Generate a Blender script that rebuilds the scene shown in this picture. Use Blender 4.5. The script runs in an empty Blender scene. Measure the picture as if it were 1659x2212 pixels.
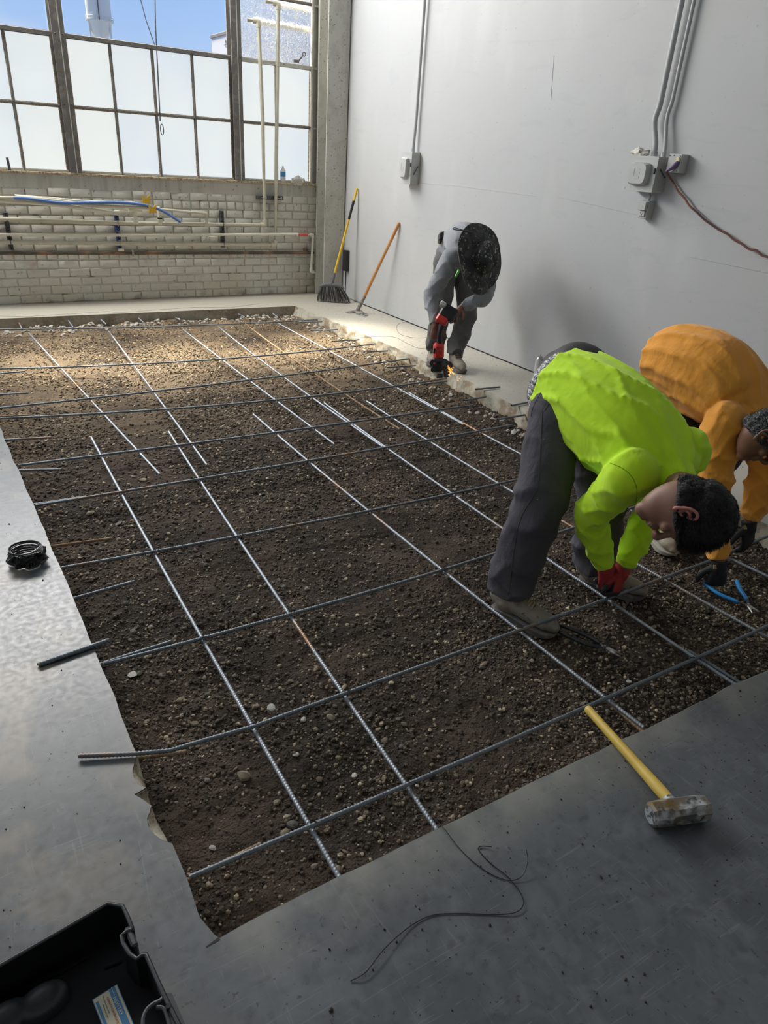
import bpy, math, random
import numpy as np
from math import radians, sin, cos, pi, sqrt
from mathutils import Vector, Matrix
random.seed(7); RNG = np.random.RandomState(7)
COL = bpy.context.scene.collection
SC = bpy.context.scene

# ------------------------------------------------------------------ camera
F = 1492.0; CX, CY = 829.5, 1106.0; IW, IH = 1659, 2212
yaw, pit, rol = radians(32.68), radians(-27.16), radians(3.96)
fwd = np.array([sin(yaw)*cos(pit), cos(yaw)*cos(pit), sin(pit)])
_r = np.array([cos(yaw), -sin(yaw), 0.0]); _u = np.cross(_r, fwd)
rgt = _r*cos(rol) + _u*sin(rol); upv = -_r*sin(rol) + _u*cos(rol)
EYE = np.array([0.0, 0.0, 1.6])
cam = bpy.data.cameras.new('camera'); camo = bpy.data.objects.new('camera', cam); COL.objects.link(camo)
cam.sensor_fit = 'VERTICAL'; cam.sensor_height = 24.0; cam.lens = 24.0*F/IH; cam.clip_start = .05; cam.clip_end = 500
camo.matrix_world = Matrix(((rgt[0], upv[0], -fwd[0], EYE[0]), (rgt[1], upv[1], -fwd[1], EYE[1]), (rgt[2], upv[2], -fwd[2], EYE[2]), (0, 0, 0, 1)))
SC.camera = camo
# ------------------------------------------------------------------ view, world, sun, daylight
SC.view_settings.view_transform = 'Standard'; SC.view_settings.look = 'None'
SC.view_settings.gamma = 1.0; SC.view_settings.use_curve_mapping = False
SC.view_settings.exposure = 0.42
try:
    SC.cycles.use_denoising = True
    SC.cycles.max_bounces = 7; SC.cycles.diffuse_bounces = 4; SC.cycles.glossy_bounces = 3
    SC.cycles.transparent_max_bounces = 8; SC.cycles.transmission_bounces = 4
except Exception: pass
XW, YB = 4.26, 8.27           # inner face of the right wall and of the back wall
w = bpy.data.worlds.new('sky'); SC.world = w; w.use_nodes = True
nt = w.node_tree; nt.nodes.clear()
o_ = nt.nodes.new('ShaderNodeOutputWorld'); bg = nt.nodes.new('ShaderNodeBackground')
tc = nt.nodes.new('ShaderNodeTexCoord'); sx = nt.nodes.new('ShaderNodeSeparateXYZ')
rp = nt.nodes.new('ShaderNodeValToRGB'); mx = nt.nodes.new('ShaderNodeMixRGB')
nz = nt.nodes.new('ShaderNodeTexNoise'); r2 = nt.nodes.new('ShaderNodeValToRGB'); mp = nt.nodes.new('ShaderNodeMapping')
L = nt.links.new
L(tc.outputs['Generated'], sx.inputs[0]); L(sx.outputs['Z'], rp.inputs[0])
rp.color_ramp.elements[0].position = 0.0; rp.color_ramp.elements[0].color = (.62, .75, .92, 1)
rp.color_ramp.elements[1].position = .55; rp.color_ramp.elements[1].color = (.12, .26, .72, 1)
e = rp.color_ramp.elements.new(.16); e.color = (.36, .57, .93, 1)
mp.inputs['Scale'].default_value = (1, 1, 4); L(tc.outputs['Generated'], mp.inputs[0]); L(mp.outputs[0], nz.inputs['Vector'])
nz.inputs['Scale'].default_value = 3.2; nz.inputs['Detail'].default_value = 6
L(nz.outputs[0], r2.inputs[0]); r2.color_ramp.elements[0].position = .52; r2.color_ramp.elements[1].position = .75
r2.color_ramp.elements[1].color = (.6, .6, .6, 1)
L(r2.outputs[0], mx.inputs[0]); L(rp.outputs[0], mx.inputs[1]); mx.inputs[2].default_value = (.85, .86, .88, 1)
L(mx.outputs[0], bg.inputs[0]); bg.inputs[1].default_value = .80; L(bg.outputs[0], o_.inputs[0])

def light(name, kind, loc, aim, energy, color, size=None, angle=None):
    d = bpy.data.lights.new(name, kind); d.energy = energy; d.color = color
    if size: d.shape = 'RECTANGLE'; d.size, d.size_y = size
    if angle: d.angle = angle
    o = bpy.data.objects.new(name, d); COL.objects.link(o); o.location = loc
    v = Vector(aim) - Vector(loc); o.rotation_euler = v.to_track_quat('-Z', 'Y').to_euler(); return o
light('sun', 'SUN', (3, 12, 8), (3.35, 11, 6.6), 16.0, (1, .87, .66), angle=radians(14))
# daylight entering by the upper rows of the window band and by its bays left of the frame
light('daylight_upper', 'AREA', (1.0, YB-.06, 3.75), (1.35, 4.0, .6), 360, (1, .97, .92), (6.2, 1.3))
light('daylight_left', 'AREA', (-3.9, YB-.06, 2.6), (.5, 3.0, 0), 175, (.74, .86, 1), (4.6, 2.6))
light('fill_ceiling', 'AREA', (-.6, 2.6, 4.65), (-.2, 2.6, 0), 24, (.86, .92, 1), (2.2, 6.0))  # added fill lamp under the closed ceiling; no skylight opening is there

# ------------------------------------------------------------------ helpers
def ray(x, y): return rgt*(x-CX)/F - upv*(y-CY)/F + fwd
def W(px, py, ax, v):
    d = ray(px, py); return EYE + d*((v-EYE[ax])/d[ax])
def fl(px, py, z=0.0): return W(px, py, 2, z)
def V(*a): return np.array(a, float)
def nrm(v): v = np.asarray(v, float); return v/(np.linalg.norm(v)+1e-12)

def mesh(name, verts, faces, m=None, smooth=True):
    me = bpy.data.meshes.new(name)
    me.from_pydata([tuple(map(float, v)) for v in verts], [], [tuple(int(i) for i in f) for f in faces])
    if smooth: me.polygons.foreach_set('use_smooth', [True]*len(me.polygons))
    if m is not None: me.materials.append(m)
    me.update(); return me
def fast_mesh(name, verts, faces, m, smooth=True):
    me = bpy.data.meshes.new(name); nv, nf, k = len(verts), len(faces), faces.shape[1]
    me.vertices.add(nv); me.vertices.foreach_set('co', np.ascontiguousarray(verts, dtype=np.float32).ravel())
    me.loops.add(nf*k); me.loops.foreach_set('vertex_index', np.ascontiguousarray(faces, dtype=np.int32).ravel())
    me.polygons.add(nf); me.polygons.foreach_set('loop_start', np.arange(0, nf*k, k, dtype=np.int32))
    me.polygons.foreach_set('use_smooth', np.full(nf, smooth)); me.materials.append(m)
    me.update(calc_edges=True); me.validate(); return me
def link(name, me, parent=None):
    o = bpy.data.objects.new(name, me); COL.objects.link(o)
    if parent is not None: o.parent = parent
    return o
def tag(o, label=None, cat=None, group=None, kind=None):
    for k, v in (('label', label), ('category', cat), ('group', group), ('kind', kind)):
        if v: o[k] = v
    return o
def empty(name, loc, label, cat, group=None):
    o = bpy.data.objects.new(name, None); COL.objects.link(o); o.location = tuple(map(float, loc)); o.empty_display_size = .05
    return tag(o, label, cat, group)

class G:
    """collects geometry (verts, faces) in world coordinates"""
    def __init__(s): s.v = []; s.f = []
    def add(s, v, f):
        n = len(s.v); s.v += [tuple(map(float, p)) for p in v]; s.f += [tuple(i+n for i in q) for q in f]; return s
    def box(s, c, size, axes=None, bev=0.0):
        c = V(*c); h = V(*size)/2
        A = [V(1, 0, 0), V(0, 1, 0), V(0, 0, 1)] if axes is None else [nrm(a) for a in axes]
        b = min(bev, min(h)*.9)
        if b <= 0:
            vs = [c + A[0]*h[0]*i + A[1]*h[1]*j + A[2]*h[2]*k for k in (-1, 1) for j in (-1, 1) for i in (-1, 1)]
            return s.add(vs, [(0, 2, 3, 1), (4, 5, 7, 6), (0, 1, 5, 4), (2, 6, 7, 3), (0, 4, 6, 2), (1, 3, 7, 5)])
        vs = []; idx = {}
        for k in (-1, 1):
            for j in (-1, 1):
                for i in (-1, 1):
                    for ax in range(3):
                        q = [i*h[0], j*h[1], k*h[2]]
                        for o in range(3):
                            if o != ax: q[o] -= (i, j, k)[o]*b
                        idx[(i, j, k, ax)] = len(vs); vs.append(c + A[0]*q[0] + A[1]*q[1] + A[2]*q[2])
        fs = []
        for sg in (-1, 1):
            fs.append([idx[(sg, j, k, 0)] for j, k in ((-1, -1), (1, -1), (1, 1), (-1, 1))][::sg])
            fs.append([idx[(i, sg, k, 1)] for i, k in ((-1, -1), (-1, 1), (1, 1), (1, -1))][::sg])
            fs.append([idx[(i, j, sg, 2)] for i, j in ((-1, -1), (1, -1), (1, 1), (-1, 1))][::sg])
        for a in (-1, 1):
            for b2 in (-1, 1):
                fs.append([idx[(a, b2, -1, 0)], idx[(a, b2, 1, 0)], idx[(a, b2, 1, 1)], idx[(a, b2, -1, 1)]])
                fs.append([idx[(a, -1, b2, 0)], idx[(a, 1, b2, 0)], idx[(a, 1, b2, 2)], idx[(a, -1, b2, 2)]])
                fs.append([idx[(-1, a, b2, 1)], idx[(1, a, b2, 1)], idx[(1, a, b2, 2)], idx[(-1, a, b2, 2)]])
        for i in (-1, 1):
            for j in (-1, 1):
                for k in (-1, 1): fs.append([idx[(i, j, k, 0)], idx[(i, j, k, 1)], idx[(i, j, k, 2)]])
        return s.add(vs, fs)
    def tube(s, pts, r, n=8, caps=True, up=None):
        pts = [V(*p) for p in pts]; R = r if hasattr(r, '__len__') else [r]*len(pts)
        T = [nrm(pts[min(i+1, len(pts)-1)] - pts[max(i-1, 0)]) for i in range(len(pts))]
        u = V(*up) if up is not None else (V(0, 0, 1) if abs(T[0][2]) < .9 else V(1, 0, 0))
        vs = []
        for p, t, q in zip(pts, T, R):
            a = nrm(np.cross(u, t)); u = np.cross(t, a)
            vs += [p + (a*cos(2*pi*k/n) + u*sin(2*pi*k/n))*q for k in range(n)]
        fs = [(i*n+k, i*n+(k+1) % n, (i+1)*n+(k+1) % n, (i+1)*n+k) for i in range(len(pts)-1) for k in range(n)]
        if caps: fs += [tuple(range(n))[::-1], tuple((len(pts)-1)*n+k for k in range(n))]
        return s.add(vs, fs)
    def prism(s, poly, z0, z1):
        n = len(poly); vs = [(p[0], p[1], z0) for p in poly] + [(p[0], p[1], z1) for p in poly]
        return s.add(vs, [tuple(range(n))[::-1], tuple(range(n, 2*n))] + [(i, (i+1) % n, n+(i+1) % n, n+i) for i in range(n)])
    def plate(s, poly3, nv, th):
        n = len(poly3); nv = nrm(nv); vs = [V(*p) for p in poly3] + [V(*p)+nv*th for p in poly3]
        return s.add(vs, [tuple(range(n))[::-1], tuple(range(n, 2*n))] + [(i, (i+1) % n, n+(i+1) % n, n+i) for i in range(n)])
    def ball(s, c, r, n=10, axes=None):
        R = r if hasattr(r, '__len__') else (r, r, r); A = [V(1, 0, 0), V(0, 1, 0), V(0, 0, 1)] if axes is None else axes
        vs = []; m = n//2+1
        for i in range(m+1):
            ph = pi*i/m
            for k in range(n):
                th = 2*pi*k/n; vs.append(V(*c) + A[0]*R[0]*sin(ph)*cos(th) + A[1]*R[1]*sin(ph)*sin(th) + A[2]*R[2]*cos(ph))
        return s.add(vs, [(i*n+k, (i+1)*n+k, (i+1)*n+(k+1) % n, i*n+(k+1) % n) for i in range(m) for k in range(n)])
    def lathe(s, base, axis, prof, n=20):
        return s.tube([V(*base)+nrm(axis)*h for h, r in prof], [max(r, 1e-4) for h, r in prof], n)
    def build(s, name, m, parent=None, sharp=42):
        me = mesh(name, s.v, s.f, m, True)
        me.set_sharp_from_angle(angle=radians(sharp))
        return link(name, me, parent)

def catmull(P, sub):
    P = [V(*np.atleast_1d(p)) for p in P]
    if len(P) < 3: return [P[0]*(1-t/sub)+P[1]*t/sub for t in range(sub+1)]
    Q = [2*P[0]-P[1]] + P + [2*P[-1]-P[-2]]; out = []
    for i in range(1, len(Q)-2):
        for k in range(sub):
            t = k/sub; a, b, c, d = Q[i-1], Q[i], Q[i+1], Q[i+2]
            out.append(.5*((2*b)+(c-a)*t+(2*a-5*b+4*c-d)*t*t+(3*b-a-3*c+d)*t**3))
    return out + [P[-1]]

def loft(g, pts, rad, up, n=32, sub=8, wr=None, r0=True, r1=True, fixed=False):
    """closed limb: rad[i]=(side, depth); wr(t, theta) adds folds in metres; up = back direction of the section"""
    P = catmull(pts, sub); R = catmull([(a if hasattr(a, '__len__') else (a, a)) for a in rad], sub)
    N = len(P); vs = []
    cum = [0]
    for i in range(1, N): cum.append(cum[-1]+np.linalg.norm(P[i]-P[i-1]))
    u = V(*up)
    def ring(c, t, a, b, s):
        nonlocal u
        sd = nrm(np.cross(u, t)); uu = np.cross(t, sd)
        if not fixed: u = uu
        o = []
        for k in range(n):
            th = 2*pi*k/n; d = wr(s, th) if wr else 0.0
            o.append(c + sd*(a+d)*cos(th) + uu*(b+d)*sin(th))
        return o
    T = [nrm(P[min(i+1, N-1)]-P[max(i-1, 0)]) for i in range(N)]
    rings = []
    if r0:
        for q in (80, 60, 35): rings.append(ring(P[0]-T[0]*min(R[0])*sin(radians(q)), T[0], R[0][0]*cos(radians(q)), R[0][1]*cos(radians(q)), 0))
    for i in range(N): rings.append(ring(P[i], T[i], R[i][0], R[i][1], cum[i]))
    if r1:
        for q in (35, 60, 80): rings.append(ring(P[-1]+T[-1]*min(R[-1])*sin(radians(q)), T[-1], R[-1][0]*cos(radians(q)), R[-1][1]*cos(radians(q)), cum[-1]))
    for r in rings: vs += r
    m = len(rings)
    fs = [(i*n+k, i*n+(k+1) % n, (i+1)*n+(k+1) % n, (i+1)*n+k) for i in range(m-1) for k in range(n)]
    fs += [tuple(range(n))[::-1], tuple((m-1)*n+k for k in range(n))]
    return g.add(vs, fs)

def remesh(name, g, m, voxel, smooth=2, parent=None, disp=None):
    """fuse overlapping closed shapes into ONE continuous surface"""
    tmp = link('tmp', mesh('tmp', g.v, g.f)); md = tmp.modifiers.new('r', 'REMESH'); md.mode = 'VOXEL'; md.voxel_size = voxel
    if smooth: s = tmp.modifiers.new('s', 'SMOOTH'); s.iterations = smooth; s.factor = .5
    dg = bpy.context.evaluated_depsgraph_get(); dg.update()
    me = bpy.data.meshes.new_from_object(tmp.evaluated_get(dg)); me.name = name
    bpy.data.objects.remove(tmp)
    me.materials.clear(); me.materials.append(m)
    if disp is not None:
        n = len(me.vertices); co = np.empty(n*3, np.float32); me.vertices.foreach_get('co', co); co = co.reshape(-1, 3)
        no = np.empty(n*3, np.float32); me.vertices.foreach_get('normal', no); no = no.reshape(-1, 3)
        co = co + no*disp(co)[:, None]; me.vertices.foreach_set('co', co.astype(np.float32).ravel())
    me.polygons.foreach_set('use_smooth', [True]*len(me.polygons)); me.update()
    return link(name, me, parent)

# value noise on the lattice, vectorised
_perm = RNG.rand(64, 64, 64)
def vnoise(p):
    p = np.asarray(p, float); i = np.floor(p).astype(int); f = p-i; f = f*f*(3-2*f); r = 0
    for a in (0, 1):
        for b in (0, 1):
            for c in (0, 1):
                wgt = (f[..., 0] if a else 1-f[..., 0])*(f[..., 1] if b else 1-f[..., 1])*(f[..., 2] if c else 1-f[..., 2])
                r = r + wgt*_perm[(i[..., 0]+a) % 64, (i[..., 1]+b) % 64, (i[..., 2]+c) % 64]
    return r*2-1
def fbm(p, o=4):
    r = 0; a = 1.0
    for k in range(o): r = r + a*vnoise(p*(2**k)+17.3*k); a *= .5
    return r

# ------------------------------------------------------------------ materials
def mat(name, base, rough=.7, metal=0.0, layers=(), bump=(), spec=.5, sheen=0.0, emit=None, trans=0.0, rough_var=None, coords='Object'):
    m = bpy.data.materials.new(name); m.use_nodes = True; t = m.node_tree; b = t.nodes['Principled BSDF']; K = t.links.new
    b.inputs['Roughness'].default_value = rough; b.inputs['Metallic'].default_value = metal
    b.inputs['Specular IOR Level'].default_value = spec
    if sheen: b.inputs['Sheen Weight'].default_value = sheen
    if trans: b.inputs['Transmission Weight'].default_value = trans
    if emit: b.inputs['Emission Color'].default_value = (*emit[0], 1); b.inputs['Emission Strength'].default_value = emit[1]
    tc = t.nodes.new('ShaderNodeTexCoord')
    geo = t.nodes.new('ShaderNodeNewGeometry')
    vec = geo.outputs['Position'] if coords == 'World' else tc.outputs['Object']
    def noise(sc, det=4, stretch=(1, 1, 1), kind='noise', off=0.0, dist=0.0):
        mpn = t.nodes.new('ShaderNodeMapping'); mpn.inputs['Scale'].default_value = stretch; mpn.inputs['Location'].default_value = (off, off*.7, off*1.3)
        K(vec, mpn.inputs[0])
        if kind == 'vor':
            n = t.nodes.new('ShaderNodeTexVoronoi'); n.inputs['Scale'].default_value = sc; K(mpn.outputs[0], n.inputs['Vector']); return n.outputs['Distance']
        n = t.nodes.new('ShaderNodeTexNoise'); n.inputs['Scale'].default_value = sc; n.inputs['Detail'].default_value = det
        n.inputs['Distortion'].default_value = dist
        K(mpn.outputs[0], n.inputs['Vector']); return n.outputs[0]
    cur = None; bc = (*base, 1)
    for i, l in enumerate(layers):
        l = dict(l); src = noise(l['s'], l.get('d', 4), l.get('st', (1, 1, 1)), l.get('k', 'noise'), 3.7*i+1, l.get('dist', 0))
        r = t.nodes.new('ShaderNodeMapRange'); K(src, r.inputs[0]); r.inputs[1].default_value = l['lo']; r.inputs[2].default_value = l['hi']
        r.inputs[3].default_value = 0; r.inputs[4].default_value = l.get('f', 1.0)
        fac = r.outputs[0]
        if 'pos' in l:       # limit to where it lies in the place: (axis, from, to)
            for (ax, a0, a1) in l['pos']:
                sp = t.nodes.new('ShaderNodeSeparateXYZ'); K(geo.outputs['Position'], sp.inputs[0])
                q = t.nodes.new('ShaderNodeMapRange'); K(sp.outputs[ax], q.inputs[0]); q.inputs[1].default_value = a0; q.inputs[2].default_value = a1
                mu = t.nodes.new('ShaderNodeMath'); mu.operation = 'MULTIPLY'; K(fac, mu.inputs[0]); K(q.outputs[0], mu.inputs[1]); fac = mu.outputs[0]
        x = t.nodes.new('ShaderNodeMixRGB'); K(fac, x.inputs[0])
        if cur is None: x.inputs[1].default_value = bc
        else: K(cur, x.inputs[1])
        x.inputs[2].default_value = (*l['c'], 1); cur = x.outputs[0]
    if cur is None: b.inputs['Base Color'].default_value = bc
    else: K(cur, b.inputs['Base Color'])
    if rough_var:
        n = noise(rough_var[0], 5); r = t.nodes.new('ShaderNodeMapRange'); K(n, r.inputs[0]); r.inputs[1].default_value = .35; r.inputs[2].default_value = .65
        r.inputs[3].default_value = rough_var[1]; r.inputs[4].default_value = rough_var[2]; K(r.outputs[0], b.inputs['Roughness'])
    prev = None
    for (sc, strg, dist, *st) in bump:
        n = noise(sc, 5, st[0] if st else (1, 1, 1)); bn = t.nodes.new('ShaderNodeBump'); bn.inputs['Strength'].default_value = strg
        bn.inputs['Distance'].default_value = dist; K(n, bn.inputs['Height'])
        if prev is not None: K(prev, bn.inputs['Normal'])
        prev = bn.outputs[0]
    if prev is not None: K(prev, b.inputs['Normal'])
    return m
def Ls(s, lo, hi, c, f=1.0, **k): return dict(s=s, lo=lo, hi=hi, c=c, f=f, **k)

M = {}
M['wall'] = mat('wall_paint', (.50, .508, .508), .55, layers=[Ls(.8, .4, .7, (.47, .49, .51), .7), Ls(3, .55, .75, (.58, .59, .585), .5, st=(1, 1, .4)),
      Ls(1.6, .60, .66, (.42, .44, .46), .25, st=(1, .7, 3), dist=3), Ls(38, .70, .74, (.25, .25, .25), .5), Ls(9, .66, .7, (.44, .45, .46), .3, st=(1, .5, 1.2), dist=3)],
      bump=[(1.3, .5, .02), (7, .22, .006, (1, .6, 1)), (60, .12, .001)], coords='World')
M['concrete'] = mat('polished_concrete', (.105, .118, .13), .42, layers=[Ls(2.2, .38, .7, (.065, .074, .083), .8), Ls(9, .45, .72, (.16, .175, .19), .6, dist=1.5),
      Ls(3.1, .645, .665, (.30, .32, .34), .22, st=(.5, 9, 1), dist=6.0), Ls(2.6, .65, .67, (.30, .32, .34), .18, st=(8, .6, 1), dist=7), Ls(30, .56, .70, (.05, .055, .06), .45), Ls(70, .66, .70, (.04, .04, .04), .8),
      Ls(4, .53, .62, (.28, .24, .18), .6, pos=[(0, .6, -.1), (1, .5, 1.6)]), Ls(5, .36, .62, (.36, .35, .31), .6, pos=[(1, .80, .955), (0, .15, .35)]),
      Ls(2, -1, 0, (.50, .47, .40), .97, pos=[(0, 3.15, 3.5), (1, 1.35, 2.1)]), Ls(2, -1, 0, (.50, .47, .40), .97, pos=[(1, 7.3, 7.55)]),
      Ls(30, .60, .68, (.22, .19, .15), .6, pos=[(1, 2.2, 4.2), (0, 3.0, 3.5)])],
      bump=[(4, .12, .004), (90, .12, .0012)], rough_var=(45, .33, .45), spec=.75, coords='World')
M['cutface'] = mat('cut_concrete', (.36, .33, .27), .9, layers=[Ls(6, .4, .65, (.20, .17, .13), .8), Ls(40, .5, .7, (.5, .47, .4), .6), Ls(14, .62, .7, (.10, .08, .06), .7)],
      bump=[(18, .7, .012), (80, .6, .003)], coords='World')
M['spall'] = mat('broken_concrete', (.50, .47, .38), .9, layers=[Ls(10, .45, .6, (.30, .22, .14), .8), Ls(60, .6, .7, (.16, .13, .1), .8)], bump=[(30, .8, .008), (120, .5, .002)], coords='World')
M['soil'] = mat('damp_soil', (.038, .029, .023), .95, layers=[Ls(2.5, .42, .66, (.115, .083, .062), .9), Ls(40, .45, .7, (.095, .075, .060), .6), Ls(150, .56, .7, (.17, .14, .105), .5),
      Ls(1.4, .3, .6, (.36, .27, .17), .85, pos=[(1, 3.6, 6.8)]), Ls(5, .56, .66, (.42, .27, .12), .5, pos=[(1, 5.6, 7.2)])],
      bump=[(12, .9, .03), (55, 1.0, .02), (160, 1.0, .008)], spec=.25, coords='World')
def pebble_mat():
    m = mat('pebble', (.12, .10, .08), .8, layers=[Ls(7, .35, .65, (.24, .20, .15)), Ls(23, .5, .62, (.045, .036, .03)), Ls(60, .60, .66, (.34, .31, .26), .85),
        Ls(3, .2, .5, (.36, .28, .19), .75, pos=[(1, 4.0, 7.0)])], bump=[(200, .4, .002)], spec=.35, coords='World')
    t = m.node_tree; K = t.links.new; b = t.nodes['Principled BSDF']; src = b.inputs['Base Color'].links[0].from_socket
    a = t.nodes.new('ShaderNodeAttribute'); a.attribute_name = 'tone'; r = t.nodes.new('ShaderNodeValToRGB'); K(a.outputs['Fac'], r.inputs[0])
    r.color_ramp.elements[0].color = (.30, .28, .27, 1); r.color_ramp.elements[1].color = (3.2, 3.1, 2.9, 1); e = r.color_ramp.elements.new(.72); e.color = (.9, .85, .78, 1); e = r.color_ramp.elements.new(.92); e.color = (2.0, 1.95, 1.8, 1)
    x = t.nodes.new('ShaderNodeMixRGB'); x.blend_type = 'MULTIPLY'; x.inputs[0].default_value = 1; K(src, x.inputs[1]); K(r.outputs[0], x.inputs[2]); K(x.outputs[0], b.inputs['Base Color'])
    return m
M['gravel'] = pebble_mat(); M['pebble'] = mat('single_pebble', (.15, .135, .115), .8, layers=[Ls(9, .4, .6, (.28, .245, .19))], bump=[(200, .4, .002)], coords='World')
M['stone_tan'] = mat('tan_stone', (.42, .36, .25), .8, layers=[Ls(25, .45, .6, (.26, .21, .14))], bump=[(60, .6, .004)])
M['stone_white'] = mat('pale_stone', (.60, .59, .54), .75, layers=[Ls(30, .5, .65, (.42, .40, .35))], bump=[(60, .4, .003)])
M['stone_grey'] = mat('grey_stone', (.22, .21, .19), .8, layers=[Ls(25, .45, .6, (.12, .11, .10))], bump=[(60, .5, .004)])
M['rebar'] = mat('steel_rebar', (.20, .235, .27), .48, .55, layers=[Ls(14, .5, .7, (.13, .15, .17), .7, st=(1, 1, 1)), Ls(2.3, .60, .68, (.34, .18, .08), .8)], bump=[(90, .3, .001)], coords='World')
M['rebar_light'] = mat('steel_rebar_pale', (.36, .40, .45), .45, .5, layers=[Ls(14, .5, .7, (.24, .27, .31), .7), Ls(1.9, .60, .66, (.40, .20, .08), .85)], bump=[(90, .3, .001)], coords='World')
M['rebar_rust'] = mat('rusty_rebar', (.30, .18, .09), .75, .2, layers=[Ls(20, .45, .6, (.42, .33, .20)), Ls(60, .5, .6, (.14, .09, .06), .6)], bump=[(90, .4, .001)], coords='World')
M['cut_end'] = mat('cut_rebar_end', (.50, .40, .18), .6, .4)
M['wire'] = mat('black_tie_wire', (.03, .032, .035), .4, .6)
M['brick'] = mat('painted_brick', (.62, .61, .55), .75, layers=[Ls(3, .4, .65, (.54, .53, .47), .8), Ls(25, .62, .70, (.14, .12, .10), .7), Ls(8, .64, .7, (.45, .25, .17), .35), Ls(2, .3, .6, (.52, .46, .33), .6, pos=[(2, .42, .05)]),
      Ls(6, .5, .62, (.10, .09, .07), .7, pos=[(2, .10, .0)])], bump=[(22, .6, .006), (90, .5, .002)], coords='World')
M['mortar'] = mat('painted_mortar', (.56, .55, .49), .9, layers=[Ls(20, .5, .62, (.52, .51, .45), .8), Ls(9, .58, .68, (.12, .10, .085), .8)], bump=[(40, .7, .006)], coords='World')
M['sill'] = mat('painted_plaster_sill', (.50, .49, .44), .75, layers=[Ls(7, .45, .65, (.38, .37, .33), .8, st=(3, 1, .3)), Ls(30, .64, .7, (.12, .1, .08), .6)], bump=[(20, .4, .005)], coords='World')
M['frame'] = mat('old_steel_frame', (.17, .165, .16), .6, layers=[Ls(14, .5, .65, (.27, .25, .22), .8), Ls(40, .6, .7, (.22, .11, .05), .8)], bump=[(60, .4, .002)], coords='World')
M['frame_paint'] = mat('painted_steel_frame', (.55, .545, .50), .6, layers=[Ls(10, .5, .65, (.46, .455, .41), .8), Ls(50, .64, .7, (.12, .08, .05), .8)], bump=[(60, .3, .002)], coords='World')
M['putty'] = mat('flaking_putty', (.50, .43, .30), .85, layers=[Ls(60, .5, .6, (.25, .16, .10))], bump=[(90, .7, .003)], coords='World')
def pane_mat(name, c1, c2, st):
    m = bpy.data.materials.new(name); m.use_nodes = True; t = m.node_tree; b = t.nodes['Principled BSDF']; K = t.links.new
    oi = t.nodes.new('ShaderNodeObjectInfo'); n = t.nodes.new('ShaderNodeTexNoise'); n.inputs['Scale'].default_value = 1.3; n.inputs['Detail'].default_value = 2
    g = t.nodes.new('ShaderNodeNewGeometry'); K(g.outputs['Position'], n.inputs['Vector'])
    a = t.nodes.new('ShaderNodeMath'); a.operation = 'MULTIPLY_ADD'; K(oi.outputs['Random'], a.inputs[0]); a.inputs[1].default_value = .5
    K(n.outputs[0], a.inputs[2]); x = t.nodes.new('ShaderNodeMixRGB'); K(a.outputs[0], x.inputs[0]); x.inputs[1].default_value = (*c1, 1); x.inputs[2].default_value = (*c2, 1)
    K(x.outputs[0], b.inputs['Emission Color']); b.inputs['Emission Strength'].default_value = st
    b.inputs['Base Color'].default_value = (.25, .26, .27, 1); b.inputs['Roughness'].default_value = .5; return m
M['frosted'] = pane_mat('daylit_frosted_glass', (.58, .68, .80), (.78, .82, .80), .72)
def clear_mat(name, bumpy):
    m = bpy.data.materials.new(name); m.use_nodes = True; t = m.node_tree; K = t.links.new; out = t.nodes['Material Output']; t.nodes.remove(t.nodes['Principled BSDF'])
    tr = t.nodes.new('ShaderNodeBsdfTransparent'); gl = t.nodes.new('ShaderNodeBsdfGlossy'); gl.inputs['Roughness'].default_value = .08
    mx = t.nodes.new('ShaderNodeMixShader'); mx.inputs[0].default_value = .06; tr.inputs[0].default_value = (.95, .97, 1, 1)
    K(tr.outputs[0], mx.inputs[1]); K(gl.outputs[0], mx.inputs[2])
    if bumpy:
        rf = t.nodes.new('ShaderNodeBsdfRefraction'); rf.inputs['IOR'].default_value = 1.12; rf.inputs['Roughness'].default_value = .05
        tl = t.nodes.new('ShaderNodeBsdfTranslucent'); tl.inputs[0].default_value = (.8, .86, 1, 1)
        n = t.nodes.new('ShaderNodeTexNoise'); n.inputs['Scale'].default_value = 28; n.inputs['Distortion'].default_value = 2; g = t.nodes.new('ShaderNodeNewGeometry'); K(g.outputs['Position'], n.inputs['Vector'])
        bn = t.nodes.new('ShaderNodeBump'); bn.inputs['Distance'].default_value = .02; K(n.outputs[0], bn.inputs['Height']); K(bn.outputs[0], rf.inputs['Normal'])
        m2 = t.nodes.new('ShaderNodeMixShader'); m2.inputs[0].default_value = .004; K(rf.outputs[0], m2.inputs[1]); K(tl.outputs[0], m2.inputs[2])
        K(m2.outputs[0], mx.inputs[1]); K(bn.outputs[0], gl.inputs['Normal'])
    K(mx.outputs[0], out.inputs[0]); return m
M['clear'] = clear_mat('clear_glass', False); M['obscure'] = clear_mat('obscure_glass', True)
M['pvc'] = mat('cream_pvc', (.56, .53, .42), .45, layers=[Ls(8, .5, .7, (.42, .40, .33), .6)], coords='World')
M['pvc_white'] = mat('white_pvc', (.72, .70, .60), .4, layers=[Ls(8, .55, .7, (.5, .48, .4), .5)], coords='World')
M['pipe_dark'] = mat('dark_rusty_pipe', (.10, .085, .07), .7, .2, layers=[Ls(5, .5, .65, (.30, .17, .09), .9)], coords='World')
M['blue'] = mat('blue_plastic', (.06, .14, .42), .4); M['blue_pex'] = mat('blue_pex_tube', (.10, .20, .48), .35)
M['blue_tape'] = mat('blue_painted_strut', (.05, .09, .32), .5, layers=[Ls(20, .5, .6, (.02, .03, .10))])
M['yellow'] = mat('yellow_plastic', (.70, .42, .03), .5)
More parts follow.
